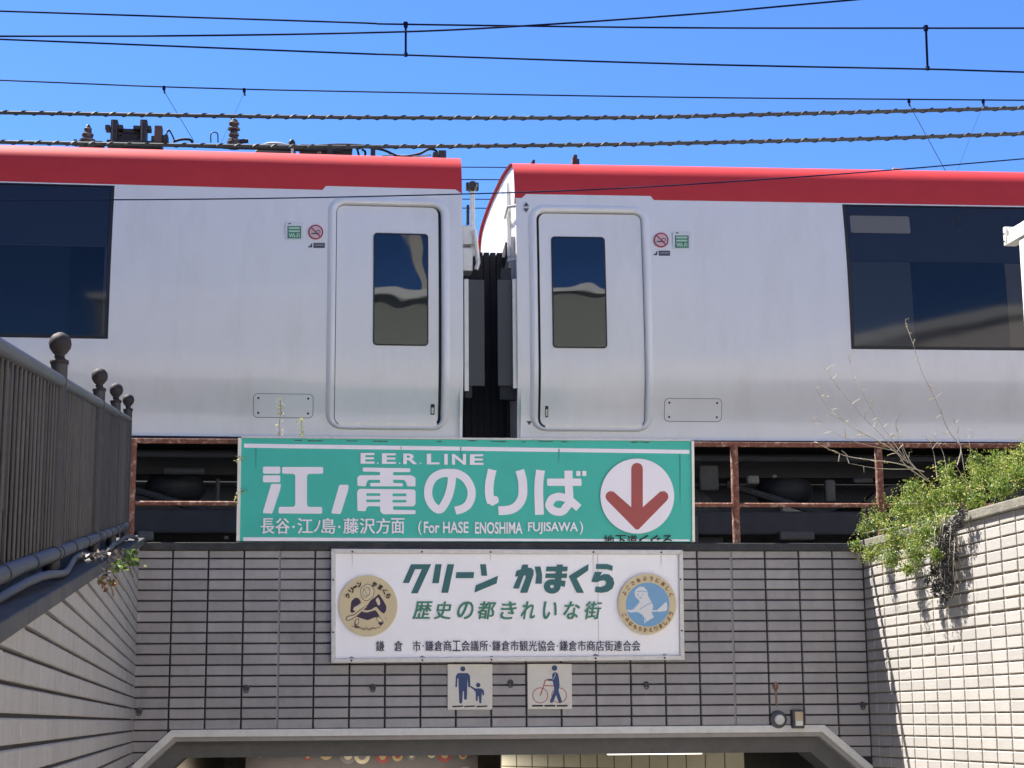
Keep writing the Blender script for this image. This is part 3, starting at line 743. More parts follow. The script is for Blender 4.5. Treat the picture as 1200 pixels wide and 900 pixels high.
# round emblem with the sweeping monk
P.poly(circ(431.3, 709.9, 34.3, 56, 35.6), 'emblem_disc', BEIGE)
def e1(p): return (390 + p[0] / 10, 665 + p[1] / 10)
P.conv = e1
for q, m in (([(205, 525), (215, 400), (260, 355), (300, 360), (335, 410), (300, 440), (245, 470), (235, 500), (270, 515), (230, 535)], ROBE),
             ([(330, 485), (400, 450), (450, 380), (490, 355), (520, 330), (540, 310), (580, 370), (628, 455), (625, 505), (600, 545), (560, 520), (510, 460), (480, 490), (400, 505)], ROBE),
             ([(270, 575), (320, 515), (400, 530), (500, 500), (530, 540), (550, 575), (480, 590), (410, 620), (340, 600)], ROBE),
             ([(145, 600), (170, 570), (250, 550), (390, 440), (410, 460), (300, 560), (220, 615), (160, 630)], LINE),
             ([(160, 600), (180, 580), (255, 562), (390, 450), (395, 460), (290, 555), (215, 605), (165, 618)], SKIN),
             ([(320, 270), (340, 230), (400, 190), (450, 205), (490, 270), (480, 340), (420, 390), (370, 395), (330, 350)], LINE),
             ([(328, 270), (346, 236), (402, 198), (444, 212), (481, 270), (472, 336), (418, 381), (374, 386), (338, 346)], SKIN),
             ([(348, 300), (360, 250), (410, 225), (440, 250), (435, 320), (390, 360), (355, 350)], LINE),
             ([(354, 300), (366, 256), (408, 232), (432, 254), (428, 316), (388, 352), (360, 343)], SKIN),
             ([(245, 480), (300, 450), (380, 425), (390, 445), (330, 480), (260, 505)], SKIN),
             ([(500, 380), (530, 350), (555, 400), (555, 440), (530, 450)], SKIN),
             ([(262, 610), (310, 600), (305, 660), (265, 690), (250, 670)], LINE), ([(270, 616), (302, 608), (298, 652), (270, 672)], SKIN),
             ([(500, 590), (550, 575), (600, 640), (540, 650)], LINE), ([(510, 594), (546, 584), (588, 632), (542, 640)], SKIN),
             ([(245, 680), (310, 690), (315, 708), (265, 715)], ROBE), ([(525, 650), (605, 645), (580, 668), (560, 690), (545, 668)], ROBE)):
    P.poly(q, 'emblem_' + {ROBE.name: 'robe', LINE.name: 'line', SKIN.name: 'skin'}[m.name] + '#%d' % q[0][0], m, r=14)
P.stroke([(345, 505), (390, 520), (440, 505), (500, 470)], 9, 'emblem_sash', SKIN)
for q in ([(362, 275), (380, 262)], [(405, 255), (425, 262)], [(385, 275), (392, 300), (380, 305)], [(370, 325), (395, 330), (415, 315)], [(215, 690), (330, 715), (420, 725), (560, 700)], [(330, 700), (360, 735), (390, 700), (430, 740), (460, 705), (510, 725)], [(610, 590), (630, 610)]):
    P.stroke(q, 6, 'emblem_line', LINE)
P.conv = None
for s_, u, v, r_ in (('ク', 407.6, 698.5, -.9), ('リ', 411.8, 692.3, -.75), ('ー', 416, 688.2, -.6), ('ン', 421.2, 685, -.4), ('か', 439.2, 685, .35), ('ま', 445.8, 688.6, .55), ('く', 450.8, 693, .7), ('ら', 455, 698.6, .85)):
    P.text(s_, (u - 2.7, v - 2.9 if s_ != 'ー' else v - .8, u + 2.7, v + 2.9 if s_ != 'ー' else v + .8), 'emblem_letter#%d' % u, INKB, fat=.35, rot=r_)
# blue emblem with the child and the broom
P.poly(circ(757.8, 708, 34, 56, 35.3), 'emblem_disc#2', BEIGE); P.poly(circ(758.3, 708.8, 25.6, 48, 25.8), 'emblem_field', PBLUE)
def e2(p): return (715 + p[0] / 10, 665 + p[1] / 10)
P.conv = e2
for q in ([(190, 498), (330, 500), (330, 520), (240, 530), (190, 515)], [(480, 505), (545, 500), (545, 520), (480, 520)], [(540, 505), (652, 400), (665, 470), (655, 510), (560, 524)],
          [(300, 520), (250, 500), (340, 395), (290, 350), (278, 300), (295, 260), (340, 228), (390, 232), (432, 280), (440, 340), (480, 410), (498, 450), (490, 500), (480, 540), (508, 585), (415, 640), (395, 665), (390, 600), (345, 540)]):
    P.poly(q, 'emblem_figure', DECW, r=10)
for q in ([(310, 285), (370, 280), (430, 290)], [(340, 495), (400, 455), (480, 412)], [(265, 495), (335, 410)], [(355, 545), (405, 610), (405, 640)], [(312, 330), (328, 318)], [(370, 325), (388, 318)], [(335, 355), (350, 362), (362, 350)]):
    P.stroke(q, 8, 'emblem_outline', PBLUE)
P.conv = None
def arc(txt, a0, a1, R, flip):
    n = len(txt)
    for i, c in enumerate(txt):
        th = radians(a0 + (a1 - a0) * i / (n - 1)); u = 758 + R * cos(th); v = 708.3 - R * 1.02 * sin(th)
        P.text(c, (u - 2.1, v - 2.4, u + 2.1, v + 2.4), 'emblem_letter#b%d_%d' % (i, flip), BROWN, fat=.2, rot=(pi / 2 - th) if not flip else (-pi / 2 - th))
arc('よごさぬように美しく', 155, 22, 29.6, False)
arc('ごみはもちかえりましょう', 205, 338, 29.6, True)
P.done()

# ------------------------------------------------------------------ two pictogram plates
t1 = thing('pictogram_plate', 'square plate showing a blue adult holding a child by the hand', 'sign', FW, group='square pictogram plates below the white board')
q4 = [(524.5, 778.3), (577, 778.3), (577, 831.5), (524.5, 831.8)]
MB().prism([FW.uv(*p, -.028) for p in q4], -.028, -.0165).build('plate', PLATE, t1, bev=.002)
P = Print(FW, -.0285, t1)
def s1(p): return (500 + p[0] / 6, 770 + p[1] / 6)
P.conv = s1
P.dot((254, 83), 18, 'pictogram', PNAVY, 18)
P.poly([(205, 130), (220, 112), (290, 112), (305, 130), (307, 212), (292, 212), (288, 150), (284, 250), (282, 300), (263, 300), (262, 240), (255, 240), (250, 326), (230, 326), (226, 240), (222, 150), (216, 150), (214, 212), (201, 212)], 'pictogram', PNAVY, r=8)
P.poly([(300, 208), (312, 204), (345, 222), (340, 236)], 'pictogram', PNAVY)
P.dot((362, 197), 16, 'pictogram', PNAVY, 16)
P.poly([(330, 232), (345, 220), (385, 220), (403, 235), (404, 270), (392, 270), (388, 245), (384, 325), (370, 325), (366, 275), (360, 275), (358, 310), (346, 310), (344, 245)], 'pictogram', PNAVY, r=6)
for a in (180, 264, 351): P.poly([(a, 343), (a + 76, 340), (a + 76, 349), (a, 353)], 'ground_dashes', INKB)
P.done()
t2 = thing('pictogram_plate', 'square plate showing a blue person walking a red bicycle', 'sign', FW, group='square pictogram plates below the white board')
q4 = [(618, 778), (670, 778), (670.5, 830.8), (618.5, 831.2)]
MB().prism([FW.uv(*p, -.028) for p in q4], -.028, -.0165).build('plate', PLATE, t2, bev=.002)
P = Print(FW, -.0285, t2)
def s2(p): return (600 + p[0] / 12.856, 770 + p[1] / 12.856)
P.conv = s2
P.ring((425, 577), 106, 120, 'bicycle_mark', PRED); P.ring((710, 577), 104, 118, 'bicycle_mark', PRED)
P.stroke([(530, 345), (500, 350), (475, 440), (425, 580)], 20, 'bicycle_mark', PRED, smooth=False)
P.stroke([(490, 432), (640, 432)], 18, 'bicycle_mark', PRED, smooth=False)
P.dot((640, 165), 42, 'pictogram', PNAVY, 20)
P.poly([(605, 255), (650, 222), (690, 245), (708, 320), (718, 430), (700, 500), (755, 675), (735, 692), (705, 690), (665, 570), (615, 688), (575, 690), (572, 660), (640, 500), (622, 410), (615, 360), (530, 355), (530, 330), (610, 328)], 'pictogram', PNAVY, r=14)
P.stroke([(655, 240), (640, 300), (610, 345)], 7, 'pictogram_line', PLATE)
for a in (303, 487, 672): P.poly([(a, 722), (a + 165, 720), (a + 165, 746), (a, 748)], 'ground_dashes', INKB)
P.done()

# ------------------------------------------------------------------ rusty fence on the wall top
fe = thing('rusty_fence', 'rusty steel pipe fence along the track edge behind the green sign', 'fence', FW)
FY = .16
def fpt(u, v): return FW.uv(u, v, FY)
for u in (153.5, 862, 1032, -190, 1250):
    x = fpt(u, 590)[0]; zt = fpt(u, 519)[1] if u > 300 else fpt(153, 517)[1]
    MB().tube([(x, FY, ZT), (x, FY, fpt(600, 519)[1])], .027, 10).build('post', RUST, fe, smooth=True)
zz = fpt(600, 519)[1]; zm = fpt(600, 591)[1]
MB().box(fpt(-190, 590)[0], fpt(1250, 590)[0], FY - .016, FY + .016, zz - .018, zz + .014).build('top_rail', RUST, fe, bev=.006)
MB().tube([(fpt(-190, 590)[0], FY, zm), (fpt(1250, 590)[0], FY, zm)], .015, 10).build('middle_rail', RUST, fe, smooth=True)

# ------------------------------------------------------------------ iron railing on the left wall
ra = thing('iron_railing', 'dark iron railing with ball topped posts on the left wall', 'railing', LW)
RYY = .05
def lu(u): return LW.uv(u, 600, RYY)[0]
prt = LW.uv(62, 443, RYY), LW.uv(146, 490, RYY)
def rail(x): 
    (xa, za), (xb, zb) = prt; return za + (x - xa) * (zb - za) / (xb - xa)
pl = LW.uv(62, 648, RYY), LW.uv(110, 630, RYY)
def low(x): return pl[0][1] + (x - pl[0][0]) * (pl[1][1] - pl[0][1]) / (pl[1][0] - pl[0][0])
posts = [lu(62.5), lu(111), lu(131.3), lu(146)]; step = posts[1] - posts[0]
allp = [posts[0] - step * k for k in (3, 2, 1)] + posts
ztop = [403, 458, 475, 484]
for x in allp:
    zb = lz(x) + LCT; zr = rail(x)
    po = MB().tube([(x, RYY, zb - .01), (x, RYY, zr + .055)], .027, 14).build('post', IRON, ra, smooth=True)
    MB().lathe((x, RYY, zr + .055), [(.027, 0), (.031, .004), (.030, .014), (.018, .020), (.016, .032), (.024, .040), (.034, .055), (.037, .070), (.034, .086), (.024, .099), (.009, .107)], 18).build('ball_cap', IRONB, po, smooth=60)
for i in range(len(allp) - 1):
    a, b = allp[i], allp[i + 1]
    MB().tube([(a, RYY - .004, rail(a)), (b, RYY - .004, rail(b))], .021, 14).build('top_rail', IRONT, ra, smooth=True)
    MB().tube([(a, RYY - .012, low(a)), (b, RYY - .012, low(b))], .023, 14).build('bottom_pipe', GALV, ra, smooth=True)
    for k, t in enumerate((0.035, .3, .62, .965)):
        x = a + (b - a) * t; d = Vector((1, 0, low(1) - low(0))).normalized() * .012; c = Vector((x, RYY - .012, low(x)))
        MB().tube([c - d, c + d], .026, 14).build('clamp', IRON, ra, smooth=True)
    n = int((b - a) / .108); hgt = None
    if b > -9.0:
        for k in range(1, n):
            x = a + (b - a) * k / n
            MB().tube([(x, RYY - .002, low(x) + .01), (x, RYY - .002, rail(x) - .01)], .0062, 6).build('baluster', IRONP, ra, smooth=60)
kw = MB().prism([(-13.4, lz(-13.4) + LCT - .01), (-.9, lz(-.9) + LCT - .01), (-.9, lz(-.9) + .46), (-13.4, lz(-13.4) + .46)], .16, .26).build('shade_wall', mat('gap_dark', (.022, .022, .026), .9, var=.3, vscale=6))  # added wall that shades the coping and darkens the railing gaps
kw.location = LW.O; kw.rotation_euler = (0, 0, LW.a); tag(kw, 'low dark wall added behind the iron railing to shade the coping and bar gaps', 'low wall')
# loose conduit lying on the coping below
co = []
for k in range(40):
    x = -9.5 + k * .235; co.append((x, RYY - .045 + .02 * sin(x * 2.1), lz(x) + LCT + .022 + .012 * sin(x * 3.3)))
tag(MB().tube(co, .012, 10).build('conduit', GALV, smooth=True), 'grey conduit lying along the coping under the iron railing', 'conduit')
o = bpy.data.objects['conduit']; o.location = LW.O; o.rotation_euler = (0, 0, LW.a)
# ------------------------------------------------------------------ the train: two cars meeting on the curve
LT = Frame((at(543, 400, 15.5).x, 15.5, 0), radians(6.7))
RT = Frame((at(606.5, 400, 15.55).x, 15.55, 0), radians(4.6))
ZB = EYE + 2.437; HW = 2.225
PRF = [(-.05, .112), (0, .112), (.12, .110), (.2, .103), (.3, .080), (.42, .045), (.56, .014), (.7, .002), (.8, 0), (1.2, .004), (1.6, .022), (1.9, .048), (2.1, .075), (2.225, .094), (2.30, .104), (2.36, .111)]
def prof(h):
    P = PRF
    if h <= P[0][0]: return P[0][1]
    for i in range(len(P) - 1):
        if h <= P[i + 1][0]:
            t = (h - P[i][0]) / (P[i + 1][0] - P[i][0])
            a = P[i - 1] if i else P[i]; d = P[i + 2] if i + 2 < len(P) else P[i + 1]
            m0 = (P[i + 1][1] - a[1]) / (P[i + 1][0] - a[0]); m1 = (d[1] - P[i][1]) / (d[0] - P[i][0]); w_ = P[i + 1][0] - P[i][0]
            return (2 * t ** 3 - 3 * t * t + 1) * P[i][1] + (t ** 3 - 2 * t * t + t) * m0 * w_ + (-2 * t ** 3 + 3 * t * t) * P[i + 1][1] + (t ** 3 - t * t) * m1 * w_
    return P[-1][1] + (h - P[-1][0]) * .3
def bend(me, y0=0.0, step=.08):
    bm = bmesh.new(); bm.from_mesh(me)
    zs = [v.co.z for v in bm.verts]; z = min(zs); k = math.ceil((z - ZB) / step)
    while ZB + k * step < max(zs):
        bmesh.ops.bisect_plane(bm, geom=bm.verts[:] + bm.edges[:] + bm.faces[:], plane_co=(0, 0, ZB + k * step), plane_no=(0, 0, 1)); k += 1
    for v in bm.verts: v.co.y += prof(v.co.z - ZB) + y0
    bm.to_mesh(me); bm.free()
def curved(poly, y0, y1, name, m, parent, smooth=50):
    """plate following the car side: poly in (x, z)"""
    mb = MB().prism(poly, y0, y1); me = mb.mesh(name, m); bend(me)
    for p in me.polygons: p.use_smooth = True
    me.set_sharp_from_angle(angle=radians(30)); return link(bpy.data.objects.new(name, me), parent)
def curved_ring(P, Q, y0, y1, name, m, parent):
    mb = MB(); n = len(P)
    for i in range(n):
        j = (i + 1) % n; b = len(mb.v)
        for y in (y0, y1):
            mb.v += [(P[i][0], y, P[i][1]), (P[j][0], y, P[j][1]), (Q[j][0], y, Q[j][1]), (Q[i][0], y, Q[i][1])]
        mb.f += [(b, b + 1, b + 2, b + 3), (b + 7, b + 6, b + 5, b + 4), (b, b + 4, b + 5, b + 1), (b + 2, b + 6, b + 7, b + 3)]
    me = mb.mesh(name, m)
    bm = bmesh.new(); bm.from_mesh(me); bmesh.ops.remove_doubles(bm, verts=bm.verts, dist=1e-5); bmesh.ops.recalc_face_normals(bm, faces=bm.faces); bm.to_mesh(me); bm.free()
    bend(me); return link(bpy.data.objects.new(name, me), parent)
def skin(outer, holes, name, m, parent):
    bm = bmesh.new(); E_ = []
    for L_ in [outer] + holes:
        vs = [bm.verts.new((x, 0, z)) for x, z in L_]; E_ += [bm.edges.new((vs[i], vs[(i + 1) % len(vs)])) for i in range(len(vs))]
    bmesh.ops.triangle_fill(bm, edges=E_, use_beauty=True, normal=(0, -1, 0))
    me = bpy.data.meshes.new(name); bm.to_mesh(me); bm.free(); me.materials.append(m); bend(me, step=.05)
    bm = bmesh.new(); bm.from_mesh(me)
    for f in bm.faces:
        if f.normal.y > 0: f.normal_flip()
        f.smooth = True
    bm.to_mesh(me); bm.free(); return link(bpy.data.objects.new(name, me), parent)
def zh(h): return ZB + h
def make_car(fr, sgn, D, lab):
    car = thing('train_car', lab, 'train car', fr, (0, 0, 0), group='train cars standing on the track')
    HW = 2.225 + D['dh']; dr = D['dr']; L = 11.0; xe = sgn * L; X0, X1 = min(0, xe), max(0, xe)
    px = lambda u, v, y=.01: fr.uv(u, v, y)
    def box(q, r):       # rounded rectangle from pixel corners
        a = px(q[0], q[3]); b = px(q[2], q[1]); c = px(q[0], q[1]); d = px(q[2], q[3])
        return (a[0] + c[0]) / 2, (a[1] + d[1]) / 2, (b[0] + d[0]) / 2, (b[1] + c[1]) / 2
    dx0, dz0, dx1, dz1 = box(D['door'], 0); rr_ = .075
    hole = rrect(dx0, dz0, dx1, dz1, rr_)
    wx0, wz0, wx1, wz1 = box(D['window'], 0)
    wx0, wx1 = (X0 + 1.5, wx1) if sgn < 0 else (wx0, X1 - 1.5)
    wz1 = zh(HW) - .012
    whole = [(wx0, wz0), (wx1, wz0), (wx1, wz1), (wx0, wz1)]
    sx = px(D['step'], 225)[0]                  # where the red edge steps
    up = .040
    if sgn < 0: outer = [(X0, zh(0)), (X1, zh(0)), (X1, zh(HW)), (X1 - .06, zh(HW + up)), (sx + .03, zh(HW + up)), (sx, zh(HW)), (X0, zh(HW))]
    else: outer = [(X0, zh(0)), (X1, zh(0)), (X1, zh(HW)), (sx, zh(HW)), (sx - .03, zh(HW + up)), (X0 + .10, zh(HW + up)), (X0 + .055, zh(HW)), (X0, zh(HW))]
    skin(outer, [hole[::-1], whole[::-1]], 'body_side', TRAINW, car)
    # door recess: dark reveal, moulded rim, panel
    rimo = rrect(dx0 - .075, dz0 - .035, dx1 + .075, dz1 + .075, rr_ + .07); rimm = rrect(dx0 - .045, dz0 - .025, dx1 + .045, dz1 + .045, rr_ + .04); rimi = rrect(dx0 - .012, dz0 - .010, dx1 + .012, dz1 + .012, rr_ + .01)
    mb = MB(); n_ = len(hole)
    for L_, y_ in ((rimo, -.001), (rimm, -.020), (rimi, -.020), (hole, .0), (hole, .055)): mb.v += [(x, y_, z) for x, z in L_]
    for k in range(4): mb.f += [(k * n_ + i, k * n_ + (i + 1) % n_, (k + 1) * n_ + (i + 1) % n_, (k + 1) * n_ + i) for i in range(n_)]
    me = mb.mesh('door_rim', TRAINW)
    bend(me)
    for p in me.polygons: p.use_smooth = True
    link(bpy.data.objects.new('door_rim', me), car)
    curved(hole, .055, .06, 'door_reveal', SEAM, car)
    g0, g1 = (.006, .026) if sgn < 0 else (.022, .006)
    dn = curved(rrect(dx0 + g0, dz0 + .012, dx1 - g1, dz1 - .010, rr_ - .01), .010, .05, 'door', TRAINW, car)
    a = box(D['pane'], 0); pp = rrect(*a, .025)
    curved_ring(rrect(a[0] - .012, a[1] - .012, a[2] + .012, a[3] + .012, .035), pp, .003, .02, 'window_gasket', SEAM, dn)
    curved(pp, .006, .009, 'window_pane', D.get('gmat', GLASS), dn)
    a2 = (a[0], a[1], a[2], a[3])
    # shaded vestibule seen through the pane
    curved(rrect(a[0] - .002, a[1] - .002, a[2] + .002, a[3] + .002, .03), .0095, .0098, 'window_lining', INTD if sgn < 0 else BLIND, dn)
    s = box(D['slot'], 0); curved(rrect(*s, .008), .004, .012, 'grab_slot', SEAM, dn); curved(rrect(s[0] + .007, s[1] + .01, s[2] - .007, s[3] - .03, .004), .003, .006, 'grab_slot_edge', ALU, dn)
    s = box(D['sill'], 0); curved([(s[0], s[1]), (s[2], s[1]), (s[2], s[3]), (s[0], s[3])], -.012, .02, 'door_sill', ALU, car)
    # big side window: flush dark glass in a thin frame
    fb = curved_ring([(wx0 - .0, wz0), (wx1 + .0, wz0), (wx1, wz1), (wx0, wz1)], [(wx0 + .03, wz0 + .028), (wx1 - .03, wz0 + .028), (wx1 - .03, wz1 - .012), (wx0 + .03, wz1 - .012)], -.002, .05, 'window_frame', SEAM, car)
    curved([(wx0 + .03, wz0 + .028), (wx1 - .03, wz0 + .028), (wx1 - .03, wz1 - .012), (wx0 + .03, wz1 - .012)], .007, .012, 'window_glass', PANEL_G, fb)
    D['inside'](fr, fb, px, (wx0, wz0, wx1, wz1))
    # rounded hatch with four screws
    hx = box(D['hatch'], 0)
    ht = curved(rrect(*hx, .035), -.003, .01, 'hatch', TRAINW, car)
    curved_ring(rrect(hx[0] - .006, hx[1] - .006, hx[2] + .006, hx[3] + .006, .04), rrect(*hx, .035), -.0015, .008, 'hatch_seam', mat('seam_grey2', (.22, .22, .24), .6), ht)
    for ax in (hx[0] + .04, hx[2] - .04):
        for azz in (hx[1] + .035, hx[3] - .035): curved(circ(ax, azz, .010, 10), -.006, 0, 'screw', STEELD, ht)
    # roof
    RP = [(HW - .04, .150), (HW - .012, prof(HW) + .012), (HW + .03, prof(HW) + .010), (2.40 + dr, .130), (2.50 + dr, .156), (2.572 + dr, .195), (2.63 + dr, .26), (2.67 + dr, .37), (2.70 + dr, .55), (2.725 + dr, .8), (2.74 + dr, 1.05), (2.745 + dr, 1.47)]
    RPs = []
    CP = catmull([Vector((y, h)) for h, y in RP], 3); pts = [(p.x, p.y) for p in CP]
    full = pts + [(2.94 - y, h) for y, h in pts[::-1][1:]]
    mb = MB(); ends = [X0, X1]
    for x in ends: mb.v += [(x - (.066 * y if (sgn > 0 and x == X0) else 0), y, zh(h)) for y, h in full]
    n = len(full)
    for i in range(n - 1): mb.f.append((i, i + 1, n + i + 1, n + i) if True else 0)
    rf = mb.build('roof', TRAINR, car, smooth=50, fix=True)
    g_ = [(y, h) for y, h in full if .55 <= y <= 2.4]; mb = MB()
    for x in (X0 + .12, X1 - .12): mb.v += [(x, y, zh(h + .004)) for y, h in g_]
    q_ = len(g_); mb.f = [(i, i + 1, q_ + i + 1, q_ + i) for i in range(q_ - 1)]; mb.build('roof_deck', UNDERG, car, smooth=50, fix=True)
    # far side, floor and ends
    MB().box(X0, X1, 2.80, 2.84, zh(0), zh(2.2)).build('far_side', TRAINW, car)
    MB().box(X0, X1, .11, 2.8, zh(-.02), zh(.02)).build('floor', UNDER, car)
    ex = -.015 * sgn if True else 0
    endp = [(.09, 0), (.03, .28), (.004, .8), (.03, 1.7), (.10, 2.2)] + [(y, h) for y, h in pts[3:]]
    endp = endp + [(2.94 - y, h) for y, h in endp[::-1]]
    xa = (0.03 if sgn > 0 else -.03)
    m = MB(); b = 0
    m.v = [(xa - (.066 * y if sgn > 0 else 0), y + (.012 if y < 1.4 else -.012), zh(h - .012)) for y, h in endp]; m.f = [tuple(range(len(endp)))]
    m.build('end_wall', TRAINW, car)
    m = MB(); m.v = [(xe, y, zh(h)) for y, h in endp]; m.f = [tuple(range(len(endp)))]; m.build('end_wall', TRAINW, car)
    # seats and partition inside
    MB().box(X0 + .2, X1 - .2, 1.6, 1.62, zh(.1), zh(2.1)).build('cabin_partition', INTD, car)
    # under the floor
    zr = ZT + .09
    for c in (sgn * 2.55, sgn * 9.0):
        bg_ = MB().box(c - 1.35, c + 1.35, .42, .56, zr + .38, zr + .60).build('bogie_frame', UNDERG, car, bev=.02)
        MB().box(c - 1.3, c + 1.3, 2.34, 2.48, zr + .38, zr + .60).build('bogie_frame_far', UNDERG, bg_)
        for q in (-1.05, 1.05):
            MB().lathe((c + q, .60, zr + .43), [(.43, -.06), (.44, -.02), (.44, .06), (.16, .07), (.10, -.10)], 26, 'y').build('wheel', UNDERG, bg_, smooth=True)
            MB().lathe((c + q, 2.25, zr + .43), [(.43, -.06), (.44, .06)], 20, 'y').build('wheel', UNDERG, bg_)
            MB().box(c + q - .16, c + q + .16, .34, .42, zr + .28, zr + .56).build('axle_box', STEELD, bg_, bev=.02)
            MB().lathe((c + q, .38, zr + .60), [(.07, 0), (.09, .03), (.06, .06), (.09, .09), (.06, .12), (.09, .15), (.07, .18)], 14).build('spring', UNDERG, bg_)
        MB().lathe((c, .75, zr + .72), [(.22, 0), (.27, .06), (.27, .14), (.22, .20)], 20).build('air_spring', UNDER, bg_, smooth=True)
        MB().tube([(c - .6, .46, zr + .85), (c + .5, .46, zr + .52)], .035, 8).build('damper', UNDERG, bg_)
    k = 0
    for (a0_, a1_, d0, h0, m) in ((4.35, 5.1, .30, -.62, UNDERG), (5.2, 5.55, .25, -.40, STEELD), (5.65, 7.2, .28, -.72, UNDER), (.35, 1.05, .5, -.35, UNDER)):
        xs = sorted((sgn * a0_, sgn * a1_)); MB().box(xs[0], xs[1], d0, 1.6, zh(h0), zh(-.06)).build('equipment_box', m, car, bev=.02)
    MB().tube([(sgn * .2, .3, zh(-.12)), (sgn * 10, .3, zh(-.12))], .03, 8).build('air_pipe', UNDERG, car)
    MB().box(min(sgn * .1, sgn * 10.5), max(sgn * .1, sgn * 10.5), .6, .7, zh(-.25), zh(-.03)).build('sole_bar', UNDER, car)
    return car
def pane(q, name, m, fb, y=.0065):
    curved(q, y, y + .003, name, m, fb)
def rect_(x0, z0, x1, z1): return [(x0, z0), (x1, z0), (x1, z1), (x0, z1)]
def inside_left(fr, fb, px, w):
    x0, z0, x1, z1 = w; a = px(0, 285)[1]; xc = px(80, 350)[0]
    pane(rect_(x0 + .04, a + .010, x1 - .034, z1 - .016), 'upper_pane', gm('upper_glass', (.018, .022, .038)), fb)
    pane(rect_(x0 + .04, a - .004, x1 - .06, a + .006), 'pane_bar', gm('bar_glass', (.035, .035, .05)), fb)
    pane(rect_(x0 + .04, z0 + .034, xc, a - .008), 'lower_pane', gm('lower_glass', (.006, .010, .018)), fb)
    pane(rect_(xc + .004, z0 + .034, x1 - .06, a - .008), 'lower_pane', gm('lower_glass_dark', (.002, .003, .008)), fb)
    pane(rect_(x1 - .056, z0 + .034, x1 - .034, a + .006), 'pane_edge', gm('bar_glass', 0), fb)
def inside_right(fr, fb, px, w):
    x0, z0, x1, z1 = w; a = px(1000, 306)[1]; b = px(1070, 350)[0]; c = px(1180, 350)[0]
    pane(rect_(x0 + .034, a + .008, x1 - .04, z1 - .016), 'upper_pane', gm('smoke_glass', (.022, .026, .036)), fb)
    pane(rect_(x0 + .034, z0 + .034, b - .004, a + .002), 'side_pane', gm('side_glass', (.032, .036, .040)), fb)
    pane(rect_(b, z0 + .034, c, a + .002), 'lower_pane', gm('lower_glass', 0), fb)
    pane(rect_(c + .004, z0 + .034, x1 - .04, a + .002), 'side_pane', gm('side_glass2', (.055, .052, .046)), fb)
    q = px(999, 271); r = px(1068, 251); curved(rrect(q[0], q[1], r[0], r[1], .02), .0035, .006, 'destination_display', mat('display_grey', (.15, .145, .13), .35), fb)
    for v in (254, 269):
        p = px(1127, v); curved(circ(p[0], p[1], .020, 12), .003, .006, 'sensor_eye', SEAM, fb)
carL = make_car(LT, -1, dict(dh=.060, dr=.036, door=(393, 238, 517.5, 497), window=(-60, 212, 130, 396), step=378, pane=(439, 273.5, 500.5, 403.5), slot=(505.5, 472, 510, 484),
    sill=(397, 493, 513, 499), hatch=(297, 461, 366.5, 487), inside=inside_left), 'white train car with red roof and rooftop current collector, left of the coupling gap')
carR = make_car(RT, 1, dict(dh=.03, dr=.0, door=(630.5, 247, 755, 499), window=(993.5, 238, 1260, 410.5), step=768, pane=(648.5, 277.5, 709, 406.5), slot=(640, 474, 643.5, 487),
    sill=(640, 495.5, 755, 501.5), hatch=(780.5, 466.5, 847, 491.5), inside=inside_right), 'white train car with red roof and sunlit end, right of the coupling gap')
# arrows, stickers
def stickers(fr, car, wifi, smoke, seat, arrows):
    P = Print(fr, prof(1.75) - .001, car)
    u, v = wifi; P.poly([(u - 10.5, v - 10.5), (u + 10.5, v - 10.5), (u + 10.5, v + 10.5), (u - 10.5, v + 10.5)], 'wifi_sticker', DECW, r=2)
    P.poly([(u - 6.8, v - 9.3), (u - 4, v - 9.3), (u - 4, v - 7.8), (u - 6.8, v - 7.8)], 'wifi_mark', DECK)
    P.poly([(u - 8, v - 5.6), (u + 8, v - 5.6), (u + 8, v + 9), (u - 8, v + 9)], 'wifi_field', DECG)
    P.poly([(u - 6.5, v - 4.3), (u + 6.5, v - 4.3), (u + 6.5, v - 2), (u - 6.5, v - 2)], 'wifi_bars', DECGL); P.poly([(u - 6.5, v - .6), (u + 6.5, v - .6), (u + 6.5, v + 1.6), (u - 6.5, v + 1.6)], 'wifi_bars', DECGL)
    P.text('Wi-Fi', (u - 6.6, v + 3, u + 6.6, v + 8), 'wifi_word', DECGL, fat=.25)
    u, v = smoke; P.dot((u, v), 8.8, 'smoke_disc', DECP, 30); P.stroke([(u + 1.2, v + 1), (u + 1.5, v - 2), (u + 4.6, v - 1.6), (u + 5, v + 1)], 1, 'smoke_cigarette', DECK)
    P.poly([(u - 5.2, v + 1), (u + 4.2, v + 1), (u + 4.2, v + 2.6), (u - 5.2, v + 2.6)], 'smoke_cigarette', DECK)
    P.stroke([(u - 5.4, v - 5.4), (u + 5.4, v + 5.4)], 1.6, 'smoke_ring', DECR, smooth=False); P.ring((u, v), 7.1, 8.8, 'smoke_ring', DECR)
    u, v = seat; P.poly([(u - 3.2, v - 3), (u + 10.2, v - 3), (u + 10.2, v + 3), (u - 3.2, v + 3)], 'seat_plate', DECK); P.poly([(u - 1.6, v - .9), (u + 8.7, v - .9), (u + 8.7, v + .2), (u - 1.6, v + .2)], 'seat_bar', mat('decal_grey', (.3, .3, .33), .5))
    P.poly([(u - 9.2, v + .8), (u - 7, v + .4), (u - 5.5, v - 2.6), (u - 4.5, v - 2.6), (u - 4.8, v + 2.4), (u - 9.2, v + 2.4)], 'seat_mark', DECK)
    P.done()
    for (u, v, y) in arrows:
        P = Print(fr, y - .001, car)
        P.poly([(u - 3.4, v - 1.2), (u, v - 6), (u + 3.4, v - 1.2)], 'jack_arrow', DECK); P.poly([(u - 3.4, v + 1.2), (u, v + 6), (u + 3.4, v + 1.2)], 'jack_arrow', DECK); P.done()
